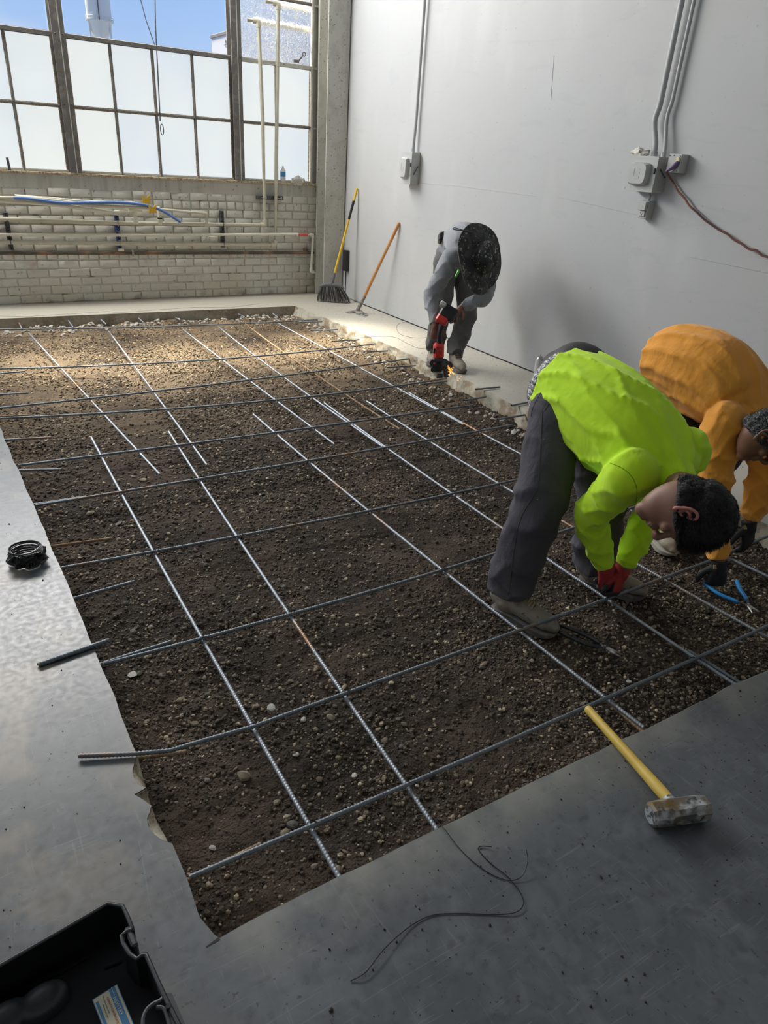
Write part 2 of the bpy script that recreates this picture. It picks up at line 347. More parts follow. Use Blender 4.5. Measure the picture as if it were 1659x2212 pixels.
M['red'] = mat('red_plastic', (.70, .05, .04), .4, layers=[Ls(20, .62, .68, (.5, .3, .28), .4)])
M['red_tag'] = mat('red_tag', (.60, .12, .12), .5)
M['strut'] = mat('dark_strut', (.075, .08, .09), .5, .5, layers=[Ls(30, .5, .65, (.15, .15, .16))])
M['metal'] = mat('bare_metal', (.45, .45, .44), .35, .8)
M['black'] = mat('black_plastic', (.02, .021, .024), .45)
M['black_soft'] = mat('black_rubber', (.018, .018, .02), .7)
M['grey_box'] = mat('grey_painted_box', (.50, .51, .50), .5, layers=[Ls(6, .45, .7, (.42, .43, .43), .6), Ls(60, .68, .72, (.1, .1, .1), .6)], bump=[(30, .15, .002)], coords='World')
M['conduit'] = mat('grey_painted_conduit', (.46, .47, .48), .45, coords='World')
M['copper'] = mat('copper_brown_cord', (.30, .13, .09), .35, .5, layers=[Ls(1.5, .45, .6, (.10, .06, .06), .9)], coords='World')
M['wood'] = mat('orange_wood_handle', (.50, .23, .07), .5, layers=[Ls(12, .45, .65, (.60, .32, .12), .8, st=(1, 1, .1))])
M['yellow_handle'] = mat('yellow_fibreglass', (.70, .50, .10), .45, layers=[Ls(9, .5, .68, (.62, .40, .06), .7), Ls(22, .64, .7, (.22, .15, .07), .7)], coords='World')
M['yellow_broom'] = mat('yellow_broom_pole', (.72, .48, .03), .4)
M['bristle'] = mat('dark_bristles', (.06, .06, .065), .8); M['bristle_dust'] = mat('dusty_bristles', (.26, .25, .22), .9)
M['broom_cap'] = mat('grey_broom_block', (.12, .125, .13), .6)
M['dusty_metal'] = mat('dusty_steel', (.30, .28, .24), .85, .1, layers=[Ls(30, .5, .6, (.08, .08, .08))])
M['hammer'] = mat('worn_hammer_steel', (.17, .165, .16), .5, .35, layers=[Ls(22, .46, .6, (.55, .56, .57), .9), Ls(6, .5, .62, (.20, .13, .04), .9), Ls(45, .58, .64, (.05, .05, .06), .8)], bump=[(35, .5, .004), (110, .5, .0015)])
M['hammer_face'] = mat('scuffed_hammer_face', (.40, .43, .46), .5, .3, layers=[Ls(60, .5, .58, (.05, .06, .07), .9)], bump=[(80, .6, .002)])
M['hivis'] = mat('hivis_lime_fabric', (.62, .98, .02), .85, layers=[Ls(5, .5, .75, (.55, .90, .015), .5)], bump=[(4.5, .6, .030, (1, 1, .35)), (11, .3, .008), (420, .2, .0006)], sheen=.15)
M['orange'] = mat('orange_cotton', (.86, .36, .045), .9, layers=[Ls(6, .56, .66, (.62, .25, .03), .6), Ls(3, .5, .7, (.90, .44, .08), .5)], bump=[(6, .75, .035, (1, 1, .4)), (14, .4, .010), (420, .2, .0006)], sheen=.2)
M['grey_shirt'] = mat('grey_jersey', (.34, .355, .38), .9, layers=[Ls(200, .45, .6, (.20, .21, .23), .5)], bump=[(12, .35, .01)], sheen=.1)
M['denim'] = mat('black_work_trousers', (.068, .064, .080), .85, layers=[Ls(5, .5, .7, (.095, .09, .105), .8), Ls(90, .72, .75, (.4, .4, .42), .6)], bump=[(7, .8, .035, (1, 1, .5)), (18, .45, .010), (500, .3, .0006)])
M['grey_trousers'] = mat('grey_work_trousers', (.115, .115, .115), .85, layers=[Ls(7, .5, .7, (.16, .155, .15), .8)], bump=[(8, .8, .04, (1, 1, .6)), (20, .5, .010)])
M['dark_jeans'] = mat('dark_jeans', (.03, .034, .042), .85, bump=[(12, .5, .012)])
M['skin'] = mat('skin', (.28, .15, .105), .5, layers=[Ls(14, .45, .7, (.28, .13, .09), .6)], bump=[(120, .2, .001)])
M['skin_dark'] = mat('skin_tanned', (.24, .115, .07), .5, layers=[Ls(14, .45, .7, (.18, .08, .05), .6)], bump=[(120, .2, .001)])
M['ear'] = mat('reddened_ear', (.50, .20, .17), .5)
M['hair'] = mat('black_hair', (.009, .008, .008), .55, layers=[Ls(60, .5, .65, (.02, .018, .018), .8, st=(1, 1, 5))], bump=[(90, .8, .01, (1, 1, 4))])
M['hair_grey'] = mat('greying_hair', (.03, .032, .034), .6, layers=[Ls(60, .56, .62, (.30, .32, .33), .8, dist=3)], bump=[(70, .9, .01)])
M['boot_grey'] = mat('dusty_work_boot', (.25, .22, .18), .85, layers=[Ls(9, .45, .65, (.36, .32, .25), .8), Ls(30, .62, .7, (.06, .05, .05), .6)], bump=[(50, .4, .003)])
M['boot_tan'] = mat('worn_tan_boot', (.40, .36, .28), .8, layers=[Ls(9, .5, .68, (.30, .20, .13), .8), Ls(30, .62, .7, (.12, .08, .05), .6)], bump=[(50, .4, .003)])
M['sole'] = mat('boot_sole', (.13, .125, .12), .85, layers=[Ls(14, .5, .65, (.25, .23, .19))]); M['sole_pale'] = mat('pale_boot_sole', (.42, .40, .34), .85)
M['lace'] = mat('bootlace', (.33, .27, .15), .8); M['lace_dark'] = mat('dark_bootlace', (.08, .07, .05), .8)
M['glove_red'] = mat('red_knit_glove', (.40, .035, .035), .8, layers=[Ls(120, .5, .6, (.32, .025, .03), .6)], bump=[(300, .4, .001)])
M['glove_coat'] = mat('dark_latex_coating', (.035, .033, .036), .55, bump=[(80, .5, .002)])
M['glove_black'] = mat('black_work_glove', (.017, .018, .022), .75, bump=[(60, .4, .003)])
M['tan_patch'] = mat('tan_leather_patch', (.42, .32, .15), .75, bump=[(60, .4, .003)])
M['orange_plug'] = mat('orange_ear_plug', (.85, .25, .05), .6)
M['green_toggle'] = mat('green_cord_lock', (.18, .62, .12), .4)
M['belt'] = mat('white_black_belt', (.60, .60, .62), .6, layers=[Ls(70, .48, .52, (.06, .06, .08), .95, dist=3)])
M['camo'] = mat('speckled_dark_camo_fabric', (.022, .023, .026), .7, layers=[Ls(16, .5, .56, (.06, .062, .058), .9), Ls(34, .62, .65, (.34, .33, .27), .95), Ls(60, .67, .69, (.6, .58, .5), .9)], bump=[(14, .5, .01)])
M['cord'] = mat('grey_cord', (.16, .16, .15), .7)
M['case'] = mat('black_case_plastic', (.007, .0075, .009), .7, layers=[Ls(7, .5, .75, (.016, .017, .020), .7)], bump=[(250, .2, .0008)], spec=.3)
M['case_edge'] = mat('grey_case_rim', (.055, .058, .065), .45)
M['paper'] = mat('cream_label_paper', (.72, .68, .50), .5); M['label_blue'] = mat('label_blue', (.06, .25, .48), .45)
M['white_text'] = mat('white_print', (.8, .8, .76), .5); M['red_text'] = mat('red_print', (.55, .05, .06), .5); M['dark_text'] = mat('dark_print', (.07, .07, .08), .5)
M['can'] = mat('white_spray_can', (.62, .63, .62), .35, .1); M['plastic_bag'] = mat('crinkled_black_film', (.012, .012, .014), .25, bump=[(25, .8, .02)])
M['clear_film'] = mat('wadded_pale_film', (.62, .60, .54), .35, bump=[(60, .8, .01)])
M['paper_pale'] = mat('pale_card', (.75, .72, .62), .7)
M['spark'] = mat('spark', (1, .4, .05), .5, emit=((1, .36, .06), 4.0))
M['tower'] = mat('white_water_tower', (.78, .76, .68), .6); M['trailer'] = mat('white_cladding', (.62, .64, .68), .5)
M['blue_grip'] = mat('blue_dipped_grip', (.03, .30, .75), .35); M['ceiling'] = mat('ceiling_paint', (.30, .30, .29), .8)
M['rubble'] = mat('crushed_concrete', (.55, .52, .46), .9, layers=[Ls(20, .5, .6, (.35, .32, .27))], coords='World', bump=[(60, .6, .004)])



# ================================================================== THE SETTING
def struct(o, kind='structure'): o['kind'] = kind; return o
def lerp(a, b, t): return a + (b-a)*t
def jag(p, q, step, amp, seed):
    """points from p to q with a broken, chipped run"""
    n = max(1, int(np.linalg.norm(V(*q)-V(*p))/step)); out = []
    d = nrm(V(q[0]-p[0], q[1]-p[1])); nn = V(-d[1], d[0])
    for i in range(n):
        t = i/n; c = V(p[0], p[1])*(1-t) + V(q[0], q[1])*t
        out.append(c + nn*amp*float(fbm(np.array([c[0]*9+seed, c[1]*9, seed]), 3)))
    return out
def F2(x, y): p = fl(x, y); return (p[0], p[1])
left_px = [(474, 2027), (463, 2019), (431, 1981), (405, 1900), (372, 1822)]
chip2 = [(350, 1815), (332, 1802), (320, 1785), (318, 1768), (324, 1752), (327, 1740)]
chip1 = [(310, 1728), (290, 1716), (316, 1701), (300, 1695), (290, 1682), (286, 1665), (291, 1645)]
up_px = [(297, 1630), (215, 1430), (160, 1298), (110, 1180), (92, 1135), (60, 1065), (0, 925)]
hole = [F2(*p) for p in left_px + chip2 + chip1]
lp = [F2(*p) for p in up_px] + [(0.0, 7.61)]
for a, b in zip(lp[:-1], lp[1:]): hole += jag(a, b, .05, .004, 1)
far = [(0.0, 7.61), (3.418, 7.535)]; hole += jag(far[0], far[1], .25, .004, 2)
rr = [(3.418, 7.535), (3.50, 6.3), (3.545, 5.10), (3.53, 4.4), (3.50, 3.77), (3.50, 2.4), (3.48, .945)]
right_i0 = len(hole)
for a, b in zip(rr[:-1], rr[1:]): hole += jag(a, b, .045, .020, 3)
right_i1 = len(hole)
near = [(3.48, .945), (2.33, .938), (2.15, .95), (1.676, .949), (1.178, .96), (.857, .962), (.562, .962), (.30, .962), F2(474, 2027)]
for a, b in zip(near[:-1], near[1:]): hole += jag(a, b, .05, .004, 4)
hole = [tuple(map(float, h)) for h in hole]
outer = [(-4.65, -3.65), (XW+.1, -3.65), (XW+.1, YB+.15), (-4.65, YB+.15)]
from mathutils.geometry import tessellate_polygon
tri = tessellate_polygon([[Vector((*p, 0)) for p in outer], [Vector((*p, 0)) for p in hole[::-1]]])
vv = [(*p, 0) for p in outer] + [(*p, 0) for p in hole[::-1]]
floor = struct(link('floor', mesh('floor', vv, tri, M['concrete'], False)))
me = floor.data
if me.polygons[0].normal.z < 0: me.flip_normals()
# sawn and broken faces of the slab around the pit
def face_strip(name, pts, m, slope=0.0, amp=.002, rows=5, cen=(1.8, 4.2)):
    vs = []; n = len(pts)
    for r in range(rows+1):
        t = r/rows
        for i, p in enumerate(pts):
            d = nrm(V(cen[0]-p[0], 0)) if slope else V(0, 0)
            k = slope*t*(.6+.5*float(vnoise(np.array([p[1]*5., 3.3, 1.1])))) + amp*float(fbm(np.array([p[0]*20, p[1]*20, t*7]), 3))*(1 if 0 < r else 0)
            vs.append((p[0]+(-k if slope else k), p[1]+(0 if slope else amp*.5), -.165*t - (.012*t if slope else 0)))
    fs = [(r*n+i, r*n+i+1, (r+1)*n+i+1, (r+1)*n+i) for r in range(rows) for i in range(n-1)]
    return link(name, mesh(name, vs, fs, m, True), floor)
nh = len(left_px+chip2+chip1)
face_strip('cut_edge', hole[:right_i0+1], M['cutface'])
face_strip('cut_edge', hole[right_i1-1:]+[hole[0]], M['cutface'])
face_strip('broken_edge', hole[right_i0:right_i1+1], M['spall'], slope=.085, amp=.016, rows=9)
# shallow spalls beside the left edge
for chip, a, b in ((chip2, (372, 1822), (327, 1740)), (chip1, (327, 1740), (297, 1630))):
    out_ = [F2(*a)] + [F2(*p) for p in chip] + [F2(*b)]
    A, B = V(*F2(*a)), V(*F2(*b)); n = len(out_); vs = []
    for r in range(4):
        for i, p in enumerate(out_):
            t = i/(n-1); e_ = A*(1-t)+B*t; q = V(*p)*(1-r/3)+e_*(r/3); vs.append((q[0]+.001, q[1], (-.002, -.014, -.022, -.034)[r] + .003*random.uniform(-1, 1)))
    for i in range(n):
        t = i/(n-1); e_ = A*(1-t)+B*t; vs.append((e_[0]+.002, e_[1], -.16))
    link('chipped_edge', mesh('chipped_edge', vs, [(r*n+i, r*n+i+1, (r+1)*n+i+1, (r+1)*n+i) for r in range(4) for i in range(n-1)], M['spall'], True), floor)
# the saw overcut at the near-left corner
g = G()
for a, b in (((474, 2027), (445, 2046)),):
    p, q = fl(*a, .0006), fl(*b, .0006); d = nrm(q-p); s_ = V(-d[1], d[0], 0)*.004
    g.add([p+s_, p-s_, q-s_*.3, q+s_*.3], [(0, 1, 2, 3)])
g.build('saw_cut', M['black_soft'], floor)
# thin delaminated paint edge on the back strip, cracked
g = G()
cr = [(0, 683), (60, 684), (120, 680), (190, 676), (232, 673), (260, 676), (330, 670), (420, 664), (500, 664), (560, 656)]
g.tube([fl(x, y, .0005) for x, y in cr], .0025, 5); g.build('crack', M['cutface'], floor)

g = G().box((XW+.1, 2.3, 2.41), (.2, 12.1, 4.8)); wall_right = struct(g.build('wall_right', M['wall']))
g = G().box((XW-.001, 2.0, .003), (.004, 11, .006)); jt = g.build('base_joint', M['black_soft'], wall_right)
g = G()
for pts in ([(1197, 120), (1190, 215)], [(905, 395), (990, 402), (1160, 424)], [(1205, 425), (1400, 470)], [(1490, 555), (1659, 590)]):
    g.tube([W(x, y, 0, XW-.0005) for x, y in pts], .0016, 4)
g.build('hairline_crack', M['grey_box'], wall_right)
struct(G().box((-4.7, 2.3, 2.4), (.2, 12.1, 4.8)).build('wall_left', M['wall']))
struct(G().box((-.2, -3.7, 2.4), (9.2, .2, 4.8)).build('wall_front', M['wall']))
struct(G().box((-.2, 2.3, 4.85), (9.4, 12.3, .1)).build('ceiling', M['ceiling']))

ZS, ZR, ROWH = 1.262, 1.262, .585      # sill height, row height of the sash
wall_back = G().box((-.2, YB+.11, .56), (9.2, .2, 1.12)).build('wall_back', M['mortar']); struct(wall_back)
G().box((-.2, YB+.10, 1.175), (9.2, .2, .13)).build('plaster_band', M['sill'], wall_back)
G().box((-.2, YB+.085, ZS-.012), (9.2, .20, .022), bev=.004).build('window_ledge', M['putty'], wall_back)
G().box((-.2, YB+.11, 4.6), (9.2, .2, .45)).build('lintel', M['sill'], wall_back)
# painted bricks, each proud of its joints
variants = []
for k in range(7):
    g = G().box((0, 0, 0), (.196, .03, .078), bev=.006); vs = []
    for v in g.v:
        q = V(*v); n_ = vnoise(q*17+k*9.1); vs.append(q + V(.003*n_, .002*float(vnoise(q*23+k)), .003*float(vnoise(q*29+k*3))))
    me = mesh('brick', vs, g.f, M['brick'], True); me.set_sharp_from_angle(angle=radians(50)); variants.append(me)
half = []
for k in range(2):
    g = G().box((0, 0, 0), (.094, .03, .078), bev=.006); me = mesh('brick', g.v, g.f, M['brick'], True); me.set_sharp_from_angle(angle=radians(50)); half.append(me)
for r in range(13):
    z = .043 + r*.0865; x = .22 - (.103 if r % 2 else 0)
    if z > 1.10: break
    while x < 4.16:
        last = x + .10 > 4.16
        me = half[r % 2] if (r % 6 == 5 or last) else variants[random.randrange(7)]
        wd = .103 if me in half else .205
        o = link('brick', me, wall_back); o.location = (x + wd/2, YB+.0148+random.uniform(-.003, .0022), z + random.uniform(-.002, .002)); o.rotation_euler = (random.uniform(-.02, .02), random.uniform(-.008, .008), random.uniform(-.012, .012))
        x += wd
# ---- window band: bays between heavy mullions
mull = [-3.86, -2.13, -.40, 1.33, 3.06]; TOPZ = ZS + ROWH*5.3
win = None; wi = 0
def sash_bay(x0, x1, ncol, kind):
    global wi
    wi += 1
    f = G().box(((x0+x1)/2, YB+.05, ZS+.012), (x1-x0, .035, .024), bev=.004).box(((x0+x1)/2, YB+.05, TOPZ-.012), (x1-x0, .035, .024), bev=.004)
    win = struct(f.build('window_%d' % wi, M['frame_paint']))
    cw = (x1-x0)/ncol
    for c in range(1, ncol):
        hh = 2 if kind in ('vent', 'obscure') else 5.3
        g = G().box((x0+c*cw, YB+.045, ZS+ROWH*hh/2), (.016, .03, ROWH*hh), bev=.003).box((x0+c*cw, YB+.062, ZS+ROWH*hh/2), (.030, .008, ROWH*hh))
        g.build('glazing_bar', M['frame'], win)
    for r in range(1, 6):
        if kind == 'vent' and r in (3,): continue
        th = .032 if (r == 2) else .016
        g = G().box(((x0+x1)/2, YB+.045-(.012 if r == 2 else 0), ZS+ROWH*r), (x1-x0, .03+(.02 if r == 2 else 0), th), bev=.003).box(((x0+x1)/2, YB+.062, ZS+ROWH*r), (x1-x0, .008, th+.014))
        g.build('transom' if r == 2 else 'glazing_bar', M['frame'] if kind != 'obscure' or r != 2 else M['frame_paint'], win)
    def pane(a, b, z0, z1, m):
        G().box(((a+b)/2, YB+.066, (z0+z1)/2), (b-a, .005, z1-z0)).build('pane', m, win)
        if m is not M['frosted'] or a < .2: return
        g = G()
        for (p, q) in (((a, z0), (b, z0)), ((a, z1), (b, z1)), ((a, z0), (a, z1)), ((b, z0), (b, z1))):
            n = 9; pts = [V(p[0]+(q[0]-p[0])*t/n, YB+.060, p[1]+(q[1]-p[1])*t/n) for t in range(n+1)]
            cx_, cz_ = (a+b)/2, (z0+z1)/2
            pts = [V(t[0]+(cx_-t[0])*.012, t[1], t[2]+(cz_-t[2])*.012) for t in pts]
            g.tube(pts, [.0045+.002*random.random() for _ in pts], 5)
        g.build('putty', M['putty'], win)
    for r in range(6):
        z0, z1 = ZS+ROWH*r, min(ZS+ROWH*(r+1), TOPZ)
        if kind in ('vent',) and r in (2, 3):
            if r == 2: pane(x0+.02, x1-.02, ZS+ROWH*2+.02, ZS+ROWH*4-.02, M['clear'])
            continue
        if kind == 'obscure' and r == 2: pane(x0+.01, x1-.01, z0+.01, z1-.005, M['obscure']); continue
        for c in range(ncol): pane(x0+c*cw+.008, x0+(c+1)*cw-.008, z0+.008, z1-.008, M['frosted'])
    return win
sash_bay(-4.5, -3.92, 1, 'plain'); sash_bay(-3.80, -2.19, 4, 'plain'); sash_bay(-2.07, -.46, 4, 'plain')
sash_bay(-.34, 1.27, 4, 'vent'); wc = sash_bay(1.39, 3.01, 4, 'vent'); wr = sash_bay(3.12, 3.955, 2, 'obscure')
for i, xm in enumerate(mull):
    g = G().box((xm, YB+.03, (ZS+TOPZ)/2), (.012, .10, TOPZ-ZS)).box((xm, YB-.022, (ZS+TOPZ)/2), (.11, .010, TOPZ-ZS)).box((xm, YB+.078, (ZS+TOPZ)/2), (.13, .010, TOPZ-ZS))
    tr = struct(g.build('trim_%d' % (i+1), M['frame']))
    G().box((xm+.012, YB-.029, (ZS+TOPZ)/2), (.008, .006, TOPZ-ZS)).build('cover_bar', M['frame_paint'], tr)
    g = G()
    for z in (ZS+.05, ZS+.6, ZS+1.17, ZS+1.75): g.ball((xm-.03, YB-.03, z), .008, 8).ball((xm+.035, YB-.03, z), .008, 8)
    g.build('bolt', M['strut'], tr)
# blanked strip and steel column in the corner
t = struct(G().box((4.06, YB+.07, (ZS+TOPZ)/2), (.20, .02, TOPZ-ZS)).build('trim_6', M['frame_paint']))
for z in (ZS+ROWH*.99, ZS+ROWH*2, ZS+ROWH*2.98): G().box((4.06, YB+.05, z), (.21, .04, .018), bev=.003).build('glazing_bar', M['frame_paint'], t)
G().box((3.965, YB+.045, (ZS+TOPZ)/2), (.022, .05, TOPZ-ZS), bev=.003).build('jamb', M['frame_paint'], t)
struct(G().box((4.168, YB-.10, 2.4), (.012, .42, 4.8)).box((4.215, YB-.10, 2.4), (.012, .42, 4.8)).box((4.10, YB-.02, 2.4), (.14, .10, 4.8)).build('trim_7', M['frame_paint']))
col_ = struct(G().box((4.12, YB-.30, 2.4), (.26, .016, 4.8), bev=.003).box((4.12, YB-.08, 2.4), (.26, .016, 4.8), bev=.003).box((4.12, YB-.19, 2.4), (.014, .21, 4.8)).build('column', M['frame_paint']))
col_['label'] = 'grey painted steel column standing in the back right corner'
col_['category'] = 'column'

# ================================================================== SOIL, STONES
def soil(x, y):
    p = np.stack([np.asarray(x, float), np.asarray(y, float), np.zeros_like(np.asarray(x, float))], -1)
    z = -.122 + .011*fbm(p*1.7, 2) + .009*fbm(p*6+3, 3) + .0045*fbm(p*30+9, 2)
    edge = np.clip((np.asarray(x)-3.30)/.2, 0, 1); z = z + edge*.022*(1+vnoise(p*7))
    fe = np.clip((np.asarray(y)-7.3)/.25, 0, 1); z = z + fe*.022*(1+vnoise(p*6+5))
    return z
xs = np.linspace(-.12, 3.62, 300); ys = .86 + (7.76-.86)*np.linspace(0, 1, 560)**1.35
X, Y = np.meshgrid(xs, ys); Z = soil(X, Y) + .0022*fbm(np.stack([X*90, Y*90, X*0], -1), 1)
nv = len(xs); idx = np.arange(len(ys)*nv).reshape(len(ys), nv)
q = np.stack([idx[:-1, :-1], idx[:-1, 1:], idx[1:, 1:], idx[1:, :-1]], -1).reshape(-1, 4)
so = link('soil', fast_mesh('soil', np.stack([X, Y, Z], -1).reshape(-1, 3), q, M['soil']))
tag(so, 'dark damp soil filling the sawn out pit in the floor', 'soil', kind='stuff')
# icosphere template
t_ = (1+sqrt(5))/2
ico_v = np.array([(-1, t_, 0), (1, t_, 0), (-1, -t_, 0), (1, -t_, 0), (0, -1, t_), (0, 1, t_), (0, -1, -t_), (0, 1, -t_), (t_, 0, -1), (t_, 0, 1), (-t_, 0, -1), (-t_, 0, 1)])/sqrt(1+t_*t_)
ico_f = np.array([(0, 11, 5), (0, 5, 1), (0, 1, 7), (0, 7, 10), (0, 10, 11), (1, 5, 9), (5, 11, 4), (11, 10, 2), (10, 7, 6), (7, 1, 8), (3, 9, 4), (3, 4, 2), (3, 2, 6), (3, 6, 8), (3, 8, 9), (4, 9, 5), (2, 4, 11), (6, 2, 10), (8, 6, 7), (9, 8, 1)])
def scatter(name, x, y, z, r, m, sink=.25):
    n = len(x); s = r[:, None]*np.stack([RNG.uniform(.75, 1.25, n), RNG.uniform(.75, 1.25, n), RNG.uniform(.5, .9, n)], -1)
    a = RNG.uniform(0, 2*pi, n); v = ico_v[None]*s[:, None]*RNG.uniform(.82, 1.15, (n, 12, 1))
    ca, sa = np.cos(a)[:, None], np.sin(a)[:, None]; tl = RNG.uniform(-.5, .5, n)[:, None]
    vx = v[..., 0]*ca - v[..., 1]*sa; vy = v[..., 0]*sa + v[..., 1]*ca; vz = v[..., 2] + vx*np.sin(tl)
    P = np.stack([vx+x[:, None], vy+y[:, None], vz+(z+r*sink)[:, None]], -1).reshape(-1, 3)
    Fc = (ico_f[None]+12*np.arange(n)[:, None, None]).reshape(-1, 3)
    me = fast_mesh(name, P, Fc, m, False); at = me.attributes.new('tone', 'FLOAT', 'POINT'); at.data.foreach_set('value', np.repeat(RNG.rand(n), 12).astype(np.float32))
    return link(name, me)
N = 84000
u = RNG.rand(N*2); yy = .93*np.exp(u*np.log(7.55/.93)); xx = RNG.uniform(0, 3.5, N*2)
dens = .5 + .5*vnoise(np.stack([xx*2.2, yy*2.2, xx*0], -1)) + .35*vnoise(np.stack([xx*7, yy*7, xx*0+4], -1)) + .25*(xx > 1.5)*(yy < 2.2)
keep = np.where(RNG.rand(N*2) < np.clip(dens+.15, .08, 1))[0][:N]; xx, yy = xx[keep], yy[keep]
rad_ = np.exp(RNG.normal(np.log(.0038), .45, len(xx)))*np.clip(yy/2.6, 1.0, 1.7); rad_ = np.clip(rad_, .0018, .0105)
pg = scatter('gravel', xx, yy, soil(xx, yy), rad_, M['gravel'])
tag(pg, 'loose small gravel strewn all over the soil of the pit', 'gravel', kind='stuff')
# stones one can pick out: each its own object
stone_mesh = []
for k in range(9):
    g = G().ball((0, 0, 0), 1.0, 8); vs = [V(*v)*(1+.28*float(vnoise(V(*v)*1.3+k*5.3)))*V(1.15, .9, .62) for v in g.v]
    stone_mesh.append((vs, g.f))
smd = {}
def stone(x, y, r, mname, label, cat='stone', group=None, k=None, name='stone', sink=.2, flat=1.0):
    k = random.randrange(9) if k is None else k
    if (k, mname) not in smd: smd[(k, mname)] = mesh('stone', stone_mesh[k][0], stone_mesh[k][1], M[mname], True)
    if (k, mname) and not smd[(k, mname)].get('sh'): smd[(k, mname)].set_sharp_from_angle(angle=radians(28)); smd[(k, mname)]['sh'] = 1
    o = link(name, smd[(k, mname)]); o.scale = (r, r, r*flat); o.rotation_euler = (random.uniform(-.3, .3), random.uniform(-.3, .3), random.uniform(0, 6.28))
    o.location = (x, y, float(soil(x, y)) + r*sink); return tag(o, label, cat, group)
special = [
 (528, 1673, .020, 'stone_tan', 'largest lumpy tan stone, between the two nearest lengthwise bars and the second cross bar', 1),
 (585, 1521, .016, 'stone_white', 'flat pale stone chip with a dark spot, just above the second nearest cross bar', .35),
 (552, 1521, .012, 'stone_tan', 'dull brown flat chip beside the pale spotted chip', .35),
 (459, 1825, .009, 'stone_white', 'white pointed flake near the left end of the nearest cross bar', .5),
 (639, 1624, .010, 'stone_white', 'pale oval pebble right of the large tan stone, higher up', .7),
 (766, 1664, .011, 'stone_white', 'pale angular stone alone in the middle of the nearest grid cell', .8),
 (817, 1674, .009, 'stone_tan', 'round tan stone just right of the pale angular stone', 1),
 (597, 1726, .012, 'stone_tan', 'tan wedge stone left of the nearest lengthwise bar', .8),
 (656, 1546, .010, 'stone_white', 'small white stone standing just under the second nearest cross bar', 1),
 (715, 1544, .014, 'stone_tan', 'yellowish lump of stone tucked under the second nearest cross bar', 1),
 (832, 1590, .012, 'stone_tan', 'squat tan stone close to the lengthwise bar, third cell from the corner', 1),
 (632, 1773, .016, 'stone_grey', 'big dark grey stone touching the nearest crossing of bars', 1),
 (615, 1792, .012, 'stone_tan', 'tan pebble below the big dark grey stone', .8),
 (860, 1545, .009, 'stone_grey', 'grey pebble right of the lengthwise bar under the second cross bar', .8),
 (285, 1452, .018, 'stone_white', 'thin white shard lying by the left slab edge', .22),
 (350, 1451, .012, 'stone_tan', 'tan stone just right of the thin white shard', .9),
 (255, 1128, .020, 'stone_grey', 'flat brown grey leaf like chip near the left slab edge', .3),
 (195, 1108, .020, 'stone_tan', 'tan stone cluster piece nearest the left slab edge', .9),
 (390, 1505, .014, 'stone_tan', 'yellowish stone under the cross bar near the left slab', .9),
 (420, 1552, .013, 'stone_tan', 'pair of tan pebbles, larger one, left of the second nearest cross bar', .9),
 (310, 1035, .022, 'stone_tan', 'oval tan stone beyond the free end of the lengthwise bar', .6),
 (375, 968, .018, 'stone_grey', 'grey stone lying against the start of a lengthwise bar', .7),
 (985, 1312, .013, 'stone_tan', 'tan pebble in the middle of the pit near the lime shirted man', .8),
 (1355, 1372, .011, 'stone_white', 'pale pebble right of the black pliers', .8),
 (1270, 1334, .012, 'stone_grey', 'grey pebble just above the black pliers', .8),
 (1437, 1560, .014, 'stone_tan', 'tan stone near the front slab edge, right of the hammer handle', .8),
 (1360, 1467, .010, 'stone_white', 'pale pebble between the black pliers and the nearest cross bar', .8)]
for (px, py, r, mn, lab, flat) in special:
    p = fl(px, py, -.11); stone(p[0], p[1], r, mn, lab, flat=flat)
done = 0
while done < 250:
    yq = .98*math.exp(random.random()*math.log(4.6/.98)); xq = random.uniform(.28, 3.35)
    if float(vnoise(np.array([xq*2.2, yq*2.2, 0.]))) + random.random()*.8 < .1: continue
    r = random.uniform(.0065, .0105)*(1+.25*(yq > 2.2))
    stone(xq, yq, r, random.choice(['pebble', 'pebble', 'stone_grey', 'stone_tan', 'pebble']), 'small grey brown pebble half sunk in the dark soil of the pit', 'pebble', 'pebbles bedded in the pit soil', name='pebble'); done += 1
# broken concrete along the far and right slab faces
n = 260; x = np.concatenate([RNG.uniform(.3, 3.4, n), RNG.uniform(3.28, 3.42, 150)]); y = np.concatenate([7.55-abs(RNG.normal(0, .09, n)), RNG.uniform(2.5, 7.4, 150)])
o = scatter('rubble', x, y, soil(x, y), RNG.uniform(.006, .024, len(x)), M['rubble'], .3); tag(o, 'crushed pale concrete rubble along the foot of the far slab face', 'rubble', kind='stuff')
# crumbs on the slab
n = 1500; x = np.concatenate([RNG.uniform(-1, .15, 450), RNG.uniform(.3, 2.6, 550), RNG.uniform(3.62, 4.2, 500)]); y = np.concatenate([RNG.uniform(.5, 4.5, 450), RNG.uniform(.35, .93, 550), RNG.uniform(2, 7.5, 500)])
o = scatter('crumbs', x, y, x*0, np.clip(np.exp(RNG.normal(np.log(.0013), .5, n)), .0006, .005), M['soil'], .4); tag(o, 'dark crumbs of soil scattered on the concrete slab', 'crumbs', kind='stuff')

